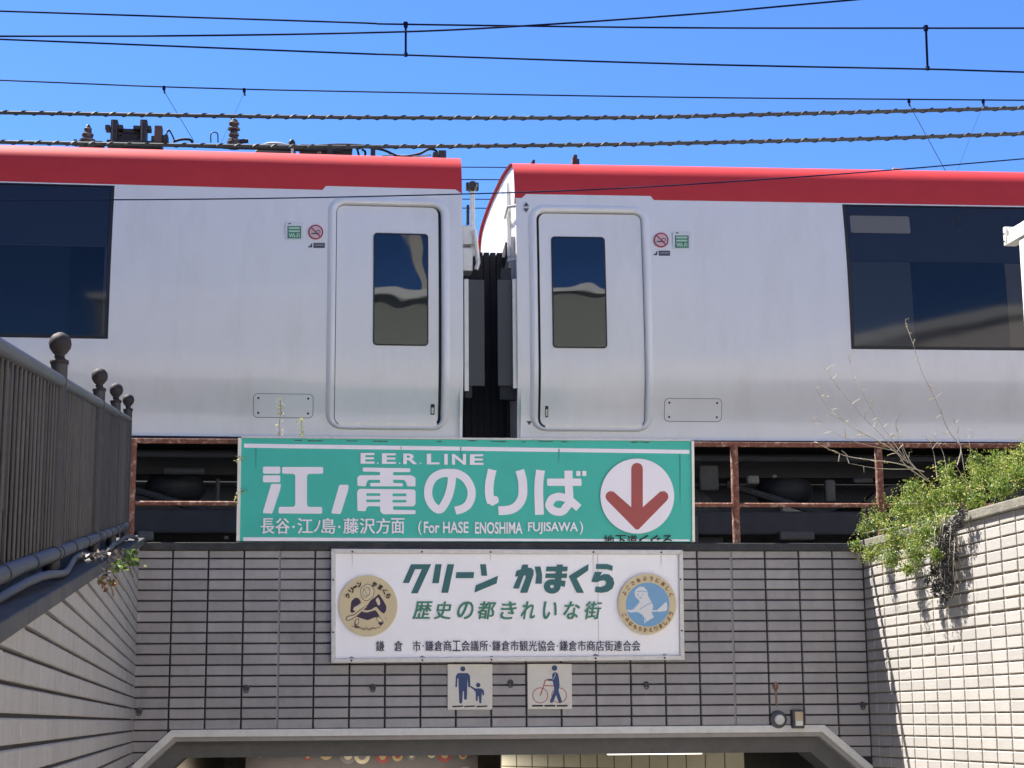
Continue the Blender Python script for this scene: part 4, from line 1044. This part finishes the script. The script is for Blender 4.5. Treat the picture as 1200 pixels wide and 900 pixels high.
for fr_, car_, q_ in ((RT, carR, ((876, 557, 890, 567, .16), (905, 556, 911, 560, .16), (968, 562, 979, 588, .07), (914, 622, 955, 633, .07), (820, 545, 842, 575, .05), (1000, 560, 1024, 566, .05))),
                      (LT, carL, ((160, 622, 180, 634, .10), (252, 560, 258, 590, .05), (190, 548, 240, 556, .03), (262, 628, 268, 632, .12)))):
    for u0, v0, u1, v1, g in q_:
        gbox0 = fr_.uv(u0, v1, .33); gbox1 = fr_.uv(u1, v0, .33)
        MB().box(gbox0[0], gbox1[0], .33, .40, gbox0[1], gbox1[1]).build('marker_plate' if g > .15 else 'cable_box', mat('gear_grey_%d' % int(g * 100), (g, g * .98, g * .9), .7, var=.3, vscale=12), car_, bev=.02)
stickers(LT, carL, (344.8, 270.5), (370, 272), (370.5, 287.7), [])
stickers(RT, carR, (799, 281.5), (774.7, 281.3), (775, 296.8), [(616.8, 242.8, prof(2.02)), (620.2, 492.3, prof(.18))])

# coupling gap
def gpx(fr, u, v, y): return fr.uv(u, v, y)
def gbox(fr, car, u0, v0, u1, v1, y0, y1, name, m, bev=0):
    a = fr.uv(u0, v1, y0); b = fr.uv(u1, v0, y0); x0, x1 = sorted((a[0], b[0])); return MB().box(x0, x1, y0, y1, a[1], b[1]).build(name, m, car, bev=bev)
gbox(LT, carL, 548.5, 328, 567.5, 452, .10, .13, 'gap_guard', RUBBER, .004)
gbox(LT, carL, 544.5, 327, 549, 458, .06, .11, 'guard_strip', ALU)
gbox(LT, carL, 545, 452, 553, 466, .08, .14, 'guard_bracket', UNDERG)
gbox(RT, carR, 583.5, 328, 602, 452, .10, .13, 'gap_guard', RUBBER, .004)
gbox(RT, carR, 601.5, 327, 606, 455, .05, .11, 'guard_strip', ALU)
gbox(RT, carR, 587, 314, 599, 329, .12, .16, 'guard_bracket', UNDERG)
gbox(RT, carR, 586, 453, 605, 468, .12, .2, 'guard_bracket', UNDER)
bw = thing('gangway_bellows', 'black folded gangway bellows between the two train cars', 'gangway', LT, (.22, 0, 0))
for k in range(7):
    MB().box(-.20 + k * .062, -.150 + k * .062, .785, 2.2, zh(-.25), zh(1.92)).build('fold', BELLOW, bw)
MB().box(-.2, .25, .80, 2.15, zh(-.3), zh(1.88)).build('inner_wall', BELLOW, bw)
cp = thing('coupler', 'black coupler and drawbar low between the two train cars', 'coupler', LT, (.2, 1.45, 0))
MB().box(-.5, .6, -.16, .16, zh(-.55), zh(-.25)).build('drawbar', UNDER, cp, bev=.03); MB().box(-.12, .16, -.25, .25, zh(-.62), zh(-.18)).build('coupler_head', UNDERG, cp, bev=.03)
# jumper arm and boxes on the left car's end
gbox(LT, carL, 551.5, 214, 556.5, 300, .35, .39, 'jumper_arm', ALU, .006)
m = MB(); c = LT.uv(554, 218, .33); m.lathe((c[0], .31, c[1]), [(.03, -.03), (.045, 0), (.045, .1), (.03, .13)], 12, 'y'); m.build('arm_pivot', STEELD, carL, smooth=True)
gbox(LT, carL, 546.5, 214, 561, 221.5, .34, .40, 'pivot_pin', STEELD)
gbox(LT, carL, 547, 240, 550, 262, .5, .55, 'stay', STEELD)
gbox(LT, carL, 542, 264, 557, 286, .28, .42, 'junction_box', ALU, .01); gbox(LT, carL, 542, 290, 554, 317, .25, .45, 'junction_box', ALU, .01)
a = LT.uv(556, 270, .24); b = LT.uv(560.5, 308, .24); c = LT.uv(558, 316, .24)
MB().tube([(a[0], .24, a[1]), (b[0], .24, b[1]), (c[0], .24, c[1])], .022, 10).build('jumper_hose', ALU, carL, smooth=True)
# rails and pipes on the right car's end
for (y, u, v0, v1) in ((.55, 594, 215, 300), (.35, 599, 225, 330)):
    a = RT.uv(u, v0, y); b = RT.uv(u, v1, y); MB().tube([(-.03, y, a[1]), (-.03, y, b[1])], .014, 8).build('end_pipe', ALU, carR, smooth=True)
for v in (249, 311):
    z = RT.uv(600, v, .4)[1]; MB().tube([(.02, .62, z), (-.06, .58, z), (-.06, .22, z), (.02, .18, z)], .014, 8).build('hand_rail', ALU, carR, smooth=True)
MB().box(-.03, .02, .30, .75, zh(1.35), zh(1.95)).build('end_panel', mat('end_grey', (.30, .31, .36), .5), carR, bev=.01)
MB().box(-.05, .02, .70, 2.25, zh(-.2), zh(2.0)).build('gangway_frame', BELLOW, carR)
# ------------------------------------------------------------------ rooftop gear of the left car
def on(fr, u, v, y): a = fr.uv(u, v, y); return Vector((a[0], y, a[1]))
def rbox(fr, car, u0, v0, u1, v1, y, dep, name, m, bev=.004): return gbox(fr, car, u0, v0, u1, v1, y, y + dep, name, m, bev)
RY = 1.0
def insulator(u, v0, v1, rpx, cone=False):
    a = on(LT, u, v1, RY); b = on(LT, u, v0, RY); H = b.z - a.z; r = rpx / 132.0
    pr = [(r * 1.15, -.06), (r * 1.15, 0)]
    n = 4 if not cone else 3
    for k in range(n):
        t = k / n; q = (1 - .75 * t) if cone else (1 if k % 2 == 0 else .86)
        pr += [(r * q, H * (t + .03)), (r * q * 1.02, H * (t + .10)), (r * q * .72, H * (t + .15)), (r * q * .66, H * (t + .22))]
    pr += [(r * .45 if not cone else r * .2, H * .98), (r * .4 if not cone else r * .1, H)]
    o = MB().lathe(tuple(a), pr, 16).build('insulator', CERAM, carL, smooth=30)
    for k in range(n):
        q = (1 - .75 * k / n) if cone else (1 if k % 2 == 0 else .86)
        MB().lathe((a.x, a.y, a.z + H * (k / n + .06)), [(r * q * 1.04, -.006), (r * q * 1.06, .004)], 16).build('shed', CERAML, o)
insulator(102.5, 146, 166, 9.5, True); insulator(273.8, 140, 166.5, 7.5)
pc = MB().box(-.001, .001, RY, RY + .9, 0, .001)
c0 = on(LT, 125, 170, RY); c1 = on(LT, 190, 160, RY)
pan = MB().box(c0.x, c1.x, RY - .02, RY + .8, c0.z, c0.z + .05).build('current_collector', STEELD, carL, bev=.004)
for (u0, v0, u1, v1, m) in ((129, 140, 138, 167, STEELD), (163.5, 140, 172.5, 167, STEELD), (123, 146, 129, 151, STEELD), (138, 146, 144, 151, STEELD), (156, 147, 164, 151, STEELD), (172, 147, 177, 151.5, STEELD),
                            (138, 155, 164, 158, STEELD), (143, 151, 163, 160, STEELD), (137, 160, 166, 166, UNDERG), (180.5, 147, 190, 166, mat('brown_casting', (.10, .07, .055), .7)), (190, 158, 197, 166, STEELD), (177, 159, 181, 166, STEELD)):
    rbox(LT, pan, u0, v0, u1, v1, RY - .03 if u1 - u0 < 12 else RY + .05, .5 if u1 - u0 > 12 else .12, 'collector_arm', m)
for u in (130.5, 164.8): rbox(LT, pan, u, 141, u + 1.8, 165, RY - .06, .03, 'collector_horn', CERAML, 0)
def rtube(P, rpx, name, m, y=RY, par=carL, n=8): return MB().tube(catmull([on(LT, u, v, y) for u, v in P], 5), rpx / 132.0, n).build(name, m, par, smooth=60)
rtube([(195, 165), (196, 154), (199, 153), (204, 163)], .8, 'lead_wire', STEELD, par=pan); rtube([(190, 166), (198, 153.5), (205, 166)], .8, 'lead_wire', STEELD, par=pan)
rtube([(247, 167), (247.3, 157), (251, 155), (255, 157), (255.4, 167)], .8, 'roof_hoop', STEELD)
rtube([(84, 168.5), (200, 170), (262, 172)], 2.6, 'roof_pipe', UNDERG); rtube([(262, 172), (330, 174), (400, 177)], 3, 'roof_pipe', UNDERG)
rbox(LT, carL, 86, 163, 90, 168, RY, .1, 'pipe_bracket', STEELD); rbox(LT, carL, 98, 165, 120, 170, RY, .3, 'pipe_bracket', UNDERG)
rtube([(203, 166), (212, 163.5), (222, 163.5), (226, 167)], 1.8, 'roof_hose', UNDER); rtube([(280, 166), (291, 165)], 3, 'roof_hose', UNDERG)
m = MB(); c = on(LT, 323, 170, 1.2); m.lathe((c.x, c.y, c.z), [(.20, -.09), (.19, -.04), (.13, -.01), (.05, .0)], 20); m.build('vent_dome', mat('vent_grey', (.22, .22, .23), .5), carL, smooth=True)
m = MB(); c = on(LT, 382, 173, 1.25); m.box(c.x - .26, c.x + .26, 1.25, 1.6, c.z - .02, c.z + .035).build('vent_box', UNDERG, carL, bev=.02)
m = MB(); c = on(LT, 342, 167, 1.1); m.lathe((c.x, c.y, c.z - .03), [(.03, 0), (.035, .03), (.02, .055)], 12); m.build('vent_cap', STEELD, carL, smooth=True)
rtube([(355, 172), (392, 169.5), (420, 170), (432, 172), (438, 177), (436, 184)], 1.6, 'roof_hose', UNDER); rtube([(395, 176), (402, 172), (412, 171), (418, 174), (421, 184)], 1.4, 'roof_hose', UNDER)
rtube([(433, 173), (450, 176), (466, 183), (478, 183), (492, 180), (502, 175), (510, 176), (514, 182)], 1.7, 'roof_hose', UNDER); rtube([(424, 175), (428, 178), (427, 185)], 1.5, 'roof_hose', UNDER)
rtube([(455, 181.5), (490, 183), (505, 181.5)], 1.2, 'roof_hose', ALU)
for (u0, v0, u1, v1) in ((384, 172, 389.5, 186), (434.5, 172, 440, 188), (514, 176, 523, 189), (507.5, 178, 513, 188), (372, 178, 377, 184), (448, 182, 455, 188)):
    rbox(LT, carL, u0, v0, u1, v1, RY - .1, .14, 'hose_bracket', STEELD if u0 != 372 else RUST)
rbox(LT, carL, 341, 172, 344, 181, RY - .3, .02, 'hose_bracket', ALU)
for (u0, v0, u1, v1, m) in ((624, 187, 627, 195, STEELD), (622.5, 189, 624, 195, RUST), (672.5, 181, 676.5, 194, STEELD), (676, 186, 679, 194, STEELD), (670.8, 184, 672, 194, RUST)):
    rbox(RT, carR, u0, v0, u1, v1, .6, .08, 'roof_aerial', m)
rbox(RT, carR, 1047, 196.5, 1055.5, 204, .6, .08, 'roof_lug', ALU)

# ------------------------------------------------------------------ overhead wires
def wpts(P, Y): return [at(u, v, Y) for u, v in P]
def wire(P, Y, rpx, m, name, parent=None, n=6, sub=6):
    W_ = catmull(wpts(P, Y), sub); r = rpx * 1.2 * Y / FPX
    me = MB().tube(W_, r, n); return me.build(name, m, parent, smooth=60)
def rebase(o):          # put an object's origin at its own middle
    c = sum((v.co for v in o.data.vertices), Vector()) / len(o.data.vertices); o.data.transform(Matrix.Translation(-c)); o.location = c; return o
def ext(P, k=1.2):      # carry the line on past the frame on both sides
    (a, b), (c, d) = P[0], P[1]; e, f = P[-2], P[-1]
    L = (a - 700 * k, b + (b - d) / (c - a) * 700 * k); R = (f[0] + 700 * k, f[1] + (f[1] - e[1]) / (f[0] - e[0]) * 700 * k); return [L] + P + [R]
oc = thing('overhead_line', 'dark overhead contact line with two droppers high above the train', 'overhead line')
wire(ext([(0, 13), (400, 26), (475, 28.5), (800, 32.5), (1086, 33), (1200, 33)]), 17.2, .95, WIRE, 'messenger_wire', oc)
wire(ext([(0, 46), (400, 62), (475, 64.5), (800, 75), (1086, 81), (1200, 84.5)]), 17.2, .95, WIRE, 'contact_wire', oc)
for u, v0, v1, s_ in ((475.5, 27, 65, 0), (1086, 31, 81, 1)):
    d = wire([(u - s_, v0), (u + s_, v1)], 17.2, 1.3, WIRE, 'dropper', oc, sub=1)
    wire([(u - s_, v0 - 1), (u - s_, v0 + 5)], 17.2, 2.4, WIRE, 'clamp', d, sub=1); wire([(u + s_, v1 - 3), (u + s_, v1 + 1)], 17.2, 2.2, WIRE, 'clamp', d, sub=1)
    wire([(u - s_ - 3, v0 + .5), (u - s_ + 2.5, v0 + 1)], 17.2, 1.2, WIRE, 'clamp', d, sub=1)
tag(rebase(wire(ext([(0, 42.5), (200, 42), (400, 39), (560, 33.5), (800, 17.5), (1015, -1.5)]), 14.6, 1.0, WIRE, 'power_cable')), 'thin dark cable rising to the top edge right of centre', 'cable')
o2 = thing('overhead_line', 'second overhead wire lower down with four small clips and slanting stays', 'overhead line')
wire(ext([(0, 94), (200, 102), (400, 107), (800, 114), (1200, 117.5)]), 21, .75, WIRE, 'trolley_wire', o2)
for u, v, e, f in ((192, 101.5, 227, 165), (286, 104.2, 258, 170), (1065, 116.4, 1110, 204), (1152, 117, 1120, 205)):
    c = wire([(u, v - .5), (u + .3, v + 4)], 21, 1.7, WIRE, 'clip', o2, sub=1); wire([(u, v + 3), (u + 1.2, v + 8)], 21, 1.0, CABLE, 'clip_hook', c, sub=1)
    wire([(u, v + 5), (e, f)], 21, .32 if u in (192, 1065) else .16, CABLE, 'stay_wire', o2, sub=1)
def spiral(P, Y, label, ph):
    t = thing('telecom_cable', label, 'cable', group='spiral wrapped cables in front of the train')
    P = ext(P); wire(P, Y, 2.0, CABLE, 'core', t, n=8)
    W_ = catmull(wpts(P, Y), 40); L = [0]
    for i in range(1, len(W_)): L.append(L[-1] + (W_[i] - W_[i - 1]).length)
    pitch = 22.3 * Y / FPX; r = 2.65 * Y / FPX; pts = []; s_ = 0; i = 0
    lo_, hi_ = -200, 1400
    while s_ < L[-1] - .01:
        while L[i + 1] < s_: i += 1
        q = W_[i].lerp(W_[i + 1], (s_ - L[i]) / (L[i + 1] - L[i] + 1e-9)); u, v = proj(q)
        if lo_ < u < hi_:
            a = 2 * pi * s_ / pitch + ph + .35 * sin(s_ * 1.7 + ph) ; pts.append(q + Vector((0, sin(a) * r, cos(a) * r)))
        s_ += pitch / 12
    MB().tube(pts, .8 * Y / FPX, 5).build('spiral_wrap', CABLE, t, smooth=60)
spiral([(0, 132), (200, 135), (400, 137.5), (700, 138), (900, 134), (1200, 126.5)], 7.4, 'upper thick grey cable wrapped in spiral wire across the sky', 0)
spiral([(0, 166.5), (200, 170), (400, 172), (700, 169.5), (1000, 163), (1200, 156.5)], 7.2, 'lower thick grey cable wrapped in spiral wire just above the red roofs', 1.3)
tag(rebase(wire(ext([(0, 235), (270, 233), (480, 229), (700, 222), (900, 210), (1060, 198), (1200, 186)]), 7.0, .7, WIRE, 'twisted_wire')), 'thin twisted wire sagging across both white car sides', 'cable')
for v, lb in ((196, 'topmost thin wire seen through the gap between the cars'), (210.5, 'second thin wire from the top in the gap between the cars'),
              (233.5, 'third thin wire from the top in the gap between the cars'), (244, 'lowest thin wire seen through the gap between the cars')):
    tag(rebase(wire([(480, v - .6), (570, v), (660, v + .6)], 24, .55, WIRE, 'distant_wire', sub=2)), lb, 'cable', 'thin wires behind the gap between the cars')

# ------------------------------------------------------------------ unseen buildings added for bounced light, blocked sky and door window reflections
def block(A, B, H, floors, nwin, wallm, label, dep=10):
    A = Vector((A[0], A[1], .8)); B = Vector((B[0], B[1], .8)); ang = atan2((A - B).y, (A - B).x) + pi    # local +y points away from the square
    W_ = (B - A).length; t = thing('offscreen_building', label, 'building', None, tuple(A), ang)
    MB().box(0, W_, 0, dep, -.1, H).build('wall', wallm, t)
    MB().box(-.2, W_ + .2, -.25, dep + .2, H, H + .5).build('parapet', CONC, t)
    fh = H / floors; pw = W_ / nwin; wm = MB().box(0, pw * .6, -.02, .02, 0, fh * .5).mesh('window', mat('office_glass', (.05, .07, .09), .1, spec=.6)); sm = MB().box(-.1, pw * .6 + .1, -.14, 0, -.12, 0).mesh('window_sill', CONC)
    for f in range(floors):
        for k in range(nwin):
            o = link(bpy.data.objects.new('window', wm), t); o.location = (k * pw + pw * .2, 0, f * fh + fh * .3)
            q = link(bpy.data.objects.new('window_sill', sm), o)
    return t
block((-34, -30), (17, -15), 8.6, 3, 12, mat('cream_render', (.62, .57, .50), .8, var=.06), 'cream building added out of view across the square to bounce sunlight onto the shaded walls')  # added as a sunlit reflector behind the camera
block((-13, -12), (-13, 17), 16.5, 5, 8, mat('slate_render', (.2, .2, .2), .8, var=.08), 'dark building added out of view at left to block the sky over the side street')  # added to cut sky light on the right wall's shadow
block((20, -14), (24, 9), 9.8, 3, 6, mat('white_render', (.66, .62, .56), .8, var=.06), 'white building added out of view at right to bounce sunlight onto the shaded walls')  # added as a sunlit reflector beyond the right wall
block((5.0, -17.6), (5.5, -17.5), 25.0, 8, 1, mat('tower_render', (.42, .39, .33), .8, var=.1), 'slender cream stair tower, mirrored as a pale strip in the left door window', .6)
block((-1.5, -20.5), (10.5, -15.8), 14.2, 4, 6, mat('grey_render', (.22, .23, .20), .8, var=.08), 'grey building across the square, mirrored in both door windows', 6)
# ------------------------------------------------------------------ platform behind the train, added to block sunlight under the cars
pf = thing('station_platform', 'dark platform side added behind the train cars to block sunlight below them', 'platform', FW, (WL / 2, 7.4, ZT))
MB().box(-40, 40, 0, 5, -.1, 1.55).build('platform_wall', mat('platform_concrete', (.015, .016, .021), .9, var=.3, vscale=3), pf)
MB().box(-40, 40, -.25, 0, 1.35, 1.56).build('platform_edge', CONC_D, pf)
for k in range(-6, 7): MB().box(k * 1.9 - .12, k * 1.9 + .12, -.12, 0, -.1, 1.35).build('platform_pier', CONC_D, pf)

# ------------------------------------------------------------------ white steel frame at the right edge
wf = thing('white_steel_frame', 'sunlit white steel post and beam end at the right edge', 'steel frame', RW)
a = RW.uv(1178, 288, .55); b = RW.uv(1178, 271, .55)
MB().box(a[0], a[0] + 3.4, .55, .63, a[1], a[1] + .052).build('beam', mat('white_paint', (.78, .77, .72), .4), wf, bev=.004)
MB().box(a[0], a[0] + 3.4, .56, .60, a[1] + .054, a[1] + .095).build('beam_flange', MATS['white_paint'], wf, bev=.004)
MB().box(a[0] - .004, a[0] + .028, .542, .62, a[1] - .002, a[1] + .12).build('beam_lug', MATS['white_paint'], wf, bev=.004)
for dz in (.025, .075): MB().lathe((a[0] + .012, .538, a[1] + dz), [(.006, 0), (.006, .006)], 8, 'y').build('bolt', STEELD, wf)
xa = RW.uv(1197, 330, .56)[0]
MB().box(xa, xa + .16, .56, .72, ZT - .03, a[1] - .003).build('post', MATS['white_paint'], wf, bev=.004)
MB().box(xa + 2.4, xa + 2.56, .56, .72, ZT - .03, a[1] - .003).build('post', MATS['white_paint'], wf, bev=.004)

# ------------------------------------------------------------------ plants
class Leaves:
    def __init__(s): s.v = []; s.f = []; s.c = []
    def leaf(s, p, size, tint, nrm=None, asp=.55):
        n = nrm or Vector((random.gauss(0, 1), random.gauss(0, 1), random.gauss(0, 1) + .5)).normalized()
        a = n.orthogonal().normalized(); a.rotate(Matrix.Rotation(random.uniform(0, 2 * pi), 3, n)); b = n.cross(a)
        L = size; W_ = size * asp; k = len(s.v); fold = n * size * .15
        s.v += [tuple(p - a * L / 2), tuple(p - b * W_ / 2 + fold), tuple(p + a * L / 2), tuple(p + b * W_ / 2 + fold)]
        s.f += [(k, k + 1, k + 2), (k, k + 2, k + 3)]; s.c += [tint, min(1, tint + .04)]
    def clump(s, c, r, n, size, t0=.5, ts=.2, sq=(1, 1, 1)):
        for _ in range(n):
            d = Vector((random.gauss(0, 1), random.gauss(0, 1), random.gauss(0, 1))).normalized(); rr = r * random.random() ** .45 * random.uniform(.75, 1.25)
            p = c + Vector((d.x * sq[0], d.y * sq[1], d.z * sq[2])) * rr
            s.leaf(p, size * random.uniform(.6, 1.3), min(1, max(0, random.gauss(t0, ts))), (d + Vector((random.gauss(0, .7), random.gauss(0, .7), random.gauss(0, .7) + .4))).normalized())
    def build(s, name, m, parent):
        me = bpy.data.meshes.new(name); me.from_pydata(s.v, [], s.f); me.materials.append(m)
        at_ = me.attributes.new('tint', 'FLOAT', 'FACE'); at_.data.foreach_set('value', s.c)
        o = link(bpy.data.objects.new(name, me), parent); o['kind'] = 'stuff'; return o
def rwp(u, v, y): q = RW.uv(u, v, y); return Vector((q[0], y, q[1]))
sh = thing('hanging_shrub', 'bright green leafy shrub spilling over the sunlit right wall', 'shrub', RW)
L_ = Leaves(); rnd = random.Random(4)
CLP = [(1003, 640, 11, -.06), (1014, 622, 12, .1), (1022, 648, 15, -.10), (1030, 612, 18, .15), (1036, 588, 11, .3), (1045, 655, 17, -.15), (1052, 630, 24, -.10), (1060, 600, 24, .12), (1075, 648, 20, -.16), (1064, 667, 9, -.16),
       (1086, 625, 26, -.08), (1092, 590, 26, .15), (1070, 575, 18, .3), (1098, 650, 10, -.12), (1112, 608, 20, .0), (1122, 578, 24, .25), (1110, 556, 16, .4), (1146, 588, 15, .12), (1150, 562, 20, .35),
       (1172, 574, 16, .2), (1176, 552, 22, .45), (1145, 543, 15, .5), (1195, 560, 20, .3), (1200, 538, 22, .5), (1170, 538, 12, .5), (1225, 550, 26, .4), (1265, 540, 30, .4), (1310, 525, 34, .4), (1360, 505, 38, .4), (1420, 480, 45, .4)]
for u, v, r, y in CLP:
    c = rwp(u, v, y); rm = r * .0052; big = u > 1215
    L_.clump(c, rm * .85, int(r * (10 if big else 26)), .017, .26, .16)          # inner leaves, shade put into a darker tint
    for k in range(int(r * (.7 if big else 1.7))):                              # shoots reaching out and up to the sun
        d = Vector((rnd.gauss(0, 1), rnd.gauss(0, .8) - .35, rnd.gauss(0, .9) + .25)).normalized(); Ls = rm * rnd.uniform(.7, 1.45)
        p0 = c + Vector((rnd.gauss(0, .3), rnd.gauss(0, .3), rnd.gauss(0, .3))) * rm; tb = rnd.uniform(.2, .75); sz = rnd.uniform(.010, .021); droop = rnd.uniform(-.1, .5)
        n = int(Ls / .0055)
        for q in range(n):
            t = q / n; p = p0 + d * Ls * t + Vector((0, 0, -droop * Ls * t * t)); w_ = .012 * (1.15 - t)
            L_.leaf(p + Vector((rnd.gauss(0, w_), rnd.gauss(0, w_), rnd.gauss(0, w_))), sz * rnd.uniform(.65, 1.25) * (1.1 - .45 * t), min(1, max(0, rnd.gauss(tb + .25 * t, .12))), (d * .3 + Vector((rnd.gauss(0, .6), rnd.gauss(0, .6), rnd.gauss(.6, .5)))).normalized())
for _ in range(150):            # upright shoots with small pale buds
    u = rnd.uniform(1005, 1225); vb = 615 - (u - 1005) * .33
    c = rwp(u, vb, rnd.uniform(.1, .5)); hh = rnd.uniform(.05, .16); dx, dy = rnd.uniform(-.4, .4), rnd.uniform(-.3, .3)
    for k in range(9):
        t = k / 8; L_.leaf(c + Vector((dx * hh * t, dy * hh * t, hh * t)) + Vector((rnd.gauss(0, .006), rnd.gauss(0, .006), 0)), .014 * (1.1 - .4 * t), min(1, .35 + .5 * t))
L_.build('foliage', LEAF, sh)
ym = Leaves()
for _ in range(420):
    u, v, r, y = rnd.choice(CLP[:24]); c = rwp(u, v, y); rm = r * .0052; d = Vector((rnd.gauss(0, 1), rnd.gauss(0, 1) - .8, rnd.gauss(0, 1) + .3)).normalized() * rm * 1.2
    ym.leaf(c + d, .013, rnd.random(), asp=.8)
ym.build('pale_buds', LEAFY, sh)
def twig(P, par, rr, frx=sh):
    pts = catmull(P, 4); n = len(pts); MB().tube(pts, [rr * (1 - .75 * i / n) for i in range(n)], 5).build('branch', TWIG, par, smooth=60); return pts
for u0, v0, u1, v1 in ((1085, 600, 1030, 650), (1100, 600, 1070, 655), (1120, 590, 1060, 590), (1140, 580, 1120, 545), (1090, 610, 1010, 625)):
    twig([rwp(u0, v0, .25), rwp((u0 + u1) / 2, (v0 + v1) / 2, .15), rwp(u1, v1, .02)], sh, .004)
dv = thing('dried_vine', 'dead grey vine hanging down the sunlit wall below the green shrub', 'dried vine', RW)
L_ = Leaves()
for u, v, r in ((1122, 612, 12), (1112, 625, 14), (1106, 640, 16), (1117, 648, 11), (1100, 655, 14), (1110, 665, 14), (1094, 668, 10), (1103, 680, 15), (1112, 690, 11), (1096, 690, 10), (1106, 702, 8), (1087, 680, 6), (1128, 602, 8)):
    c = rwp(u, v, -.07); L_.clump(c, r * .0052, int(r * r * 1.9), .018, .22, .25, (1, .55, 1))
L_.build('dead_leaves', LEAFD, dv)
for k in range(12):
    u = rnd.uniform(1085, 1125); v = rnd.uniform(600, 640); P_ = [rwp(u, v, -.05)]
    for j in range(5): u += rnd.uniform(-5, 3); v += rnd.uniform(9, 19); P_.append(rwp(u, v, -.05 - rnd.uniform(0, .07)))
    twig(P_, dv, .0016)
# bare weed
bw_ = thing('bare_weed', 'tall leafless weed with pale twigs standing before the right car', 'weed', FW, (WL - .4, -.7, ZT))
def fwp(u, v, y=-.7): q = FW.uv(u, v, y); return Vector((q[0] - (WL - .4), y + .7, q[1] - ZT))
lv = Leaves()
BR = [([(1086, 563), (1062, 546), (1051, 531), (1028, 516), (1002, 503), (981, 488), (968, 474), (956, 455)], .0075),
      ([(1083, 553), (1051, 543), (1020, 539), (994, 535), (975, 528), (958, 519)], .006), ([(1075, 551), (1059, 535), (1043, 512), (1028, 490), (1010, 459), (997, 425)], .0055),
      ([(1122, 545), (1126, 524), (1112, 505), (1096, 467), (1081, 437), (1070, 403), (1061, 379)], .0065), ([(1062, 541), (1035, 512), (1013, 490), (985, 457), (968, 434)], .0045),
      ([(1064, 543), (1055, 520), (1050, 495)], .004), ([(1072, 550), (1030, 549), (995, 543)], .004), ([(1048, 528), (1010, 520), (975, 506), (957, 489)], .0035), ([(1090, 565), (1070, 545), (1061, 530), (1056, 512)], .005),
      ([(1130, 550), (1125, 520), (1119, 496)], .0035), ([(1098, 560), (1095, 535), (1090, 518)], .004), ([(1110, 555), (1105, 530), (1094, 510)], .004), ([(1140, 545), (1136, 520), (1134, 505)], .0035)]
for P_, r in BR:
    pts = twig([fwp(u, v, -.7 + rnd.uniform(-.05, .05)) for u, v in P_], bw_, r * .62)
    for q in range(6, len(pts), 2):
        for _ in range(rnd.choice((1, 1, 2))):
            p = pts[q]; e = p + Vector((rnd.uniform(-1, 1), rnd.uniform(-.5, .5), rnd.uniform(-.5, 1))).normalized() * rnd.uniform(.02, .07)
            MB().tube([p, p.lerp(e, .5) + Vector((0, 0, .004)), e], [.0028, .002, .0012], 4).build('twig', TWIG, bw_)
            if rnd.random() < .6:
                for _ in range(3): lv.leaf(e + Vector((rnd.gauss(0, .006), rnd.gauss(0, .006), rnd.gauss(0, .006))), .014, rnd.uniform(.5, 1), asp=.35)
lv.build('withered_leaves', LEAFY, bw_)
# weeds growing on the sign and in the corner
def sprig(name, label, pts, size, m, n, t0, spread=2.2, y=.0, fr=FW):
    c0 = fr.uv(pts[0][0], pts[0][1], y)
    t = thing(name, label, 'weed', fr, (c0[0], y, c0[1])); lf = Leaves()
    P_ = [Vector((fr.uv(u, v, y)[0] - c0[0], 0, fr.uv(u, v, y)[1] - c0[1])) for u, v in pts]
    if len(P_) > 1:
        W_ = catmull(P_, 4); MB().tube(W_, .0025, 5).build('stem', BARK, t)
    else: W_ = P_
    for _ in range(n):
        p = rnd.choice(W_); s_ = spread * .0057; lf.leaf(p + Vector((rnd.gauss(0, s_), rnd.gauss(0, s_), rnd.gauss(0, s_ * .8))), size * rnd.uniform(.7, 1.2), min(1, max(0, rnd.gauss(t0, .3))), asp=.7)
    lf.build('leaves', m, t); return t
sprig('small_weed', 'taller pale weed growing on top of the green sign', [(328, 514), (327, 498), (329, 482), (328, 468)], .020, LEAFY, 46, .45)
sprig('small_weed', 'short dark green weed growing on top of the green sign', [(354, 514), (353, 503), (353, 492)], .020, LEAF, 34, .6)
sprig('small_weed', 'tiny leaves poking out beside the upper left edge of the green sign', [(284, 537), (279, 540)], .022, LEAFY, 14, .5, 2.0, -.04)
sprig('small_weed', 'tiny leaves poking out beside the lower left edge of the green sign', [(285, 575), (279, 578), (278, 588)], .022, LEAFY, 22, .4, 2.2, -.04)
cw = thing('corner_weed', 'small green and russet weed trailing down the left wall corner', 'weed', LW)
la = Leaves(); lb = Leaves(); lc = Leaves()
def lwp(u, v, y=-.07): q = LW.uv(u, v, y); return Vector((q[0], y, q[1]))
for u, v, r, n, L__, t in ((150, 650, 5, 30, la, .12), (140, 647, 3, 10, lc, .7), (137, 664, 4, 26, la, .2), (124, 683, 3.6, 24, lb, .45), (156, 660, 4, 24, la, .15), (132, 651, 4, 16, lc, .6), (122, 672, 3, 10, lc, .7), (120, 650, 4, 14, lc, .8), (108, 650, 4, 16, lc, .7)):
    c = lwp(u, v); 
    for _ in range(n): L__.leaf(c + Vector((rnd.gauss(0, r * .012), rnd.gauss(0, .02), rnd.gauss(0, r * .0032))), .026 if u < 130 else .03, min(1, max(0, rnd.gauss(t, .2))), asp=.7)
la.build('green_leaves', LEAF, cw); lb.build('russet_leaves', LEAFR, cw); lc.build('dry_litter', LEAFD, cw)
for P_ in ([(128, 655), (131, 668), (138, 680), (146, 692)], [(146, 648), (151, 662), (156, 676)], [(118, 660), (124, 675), (131, 690), (133, 698)]):
    MB().tube(catmull([lwp(u, v, -.04) for u, v in P_], 4), .004, 5).build('stem', BARK, cw)
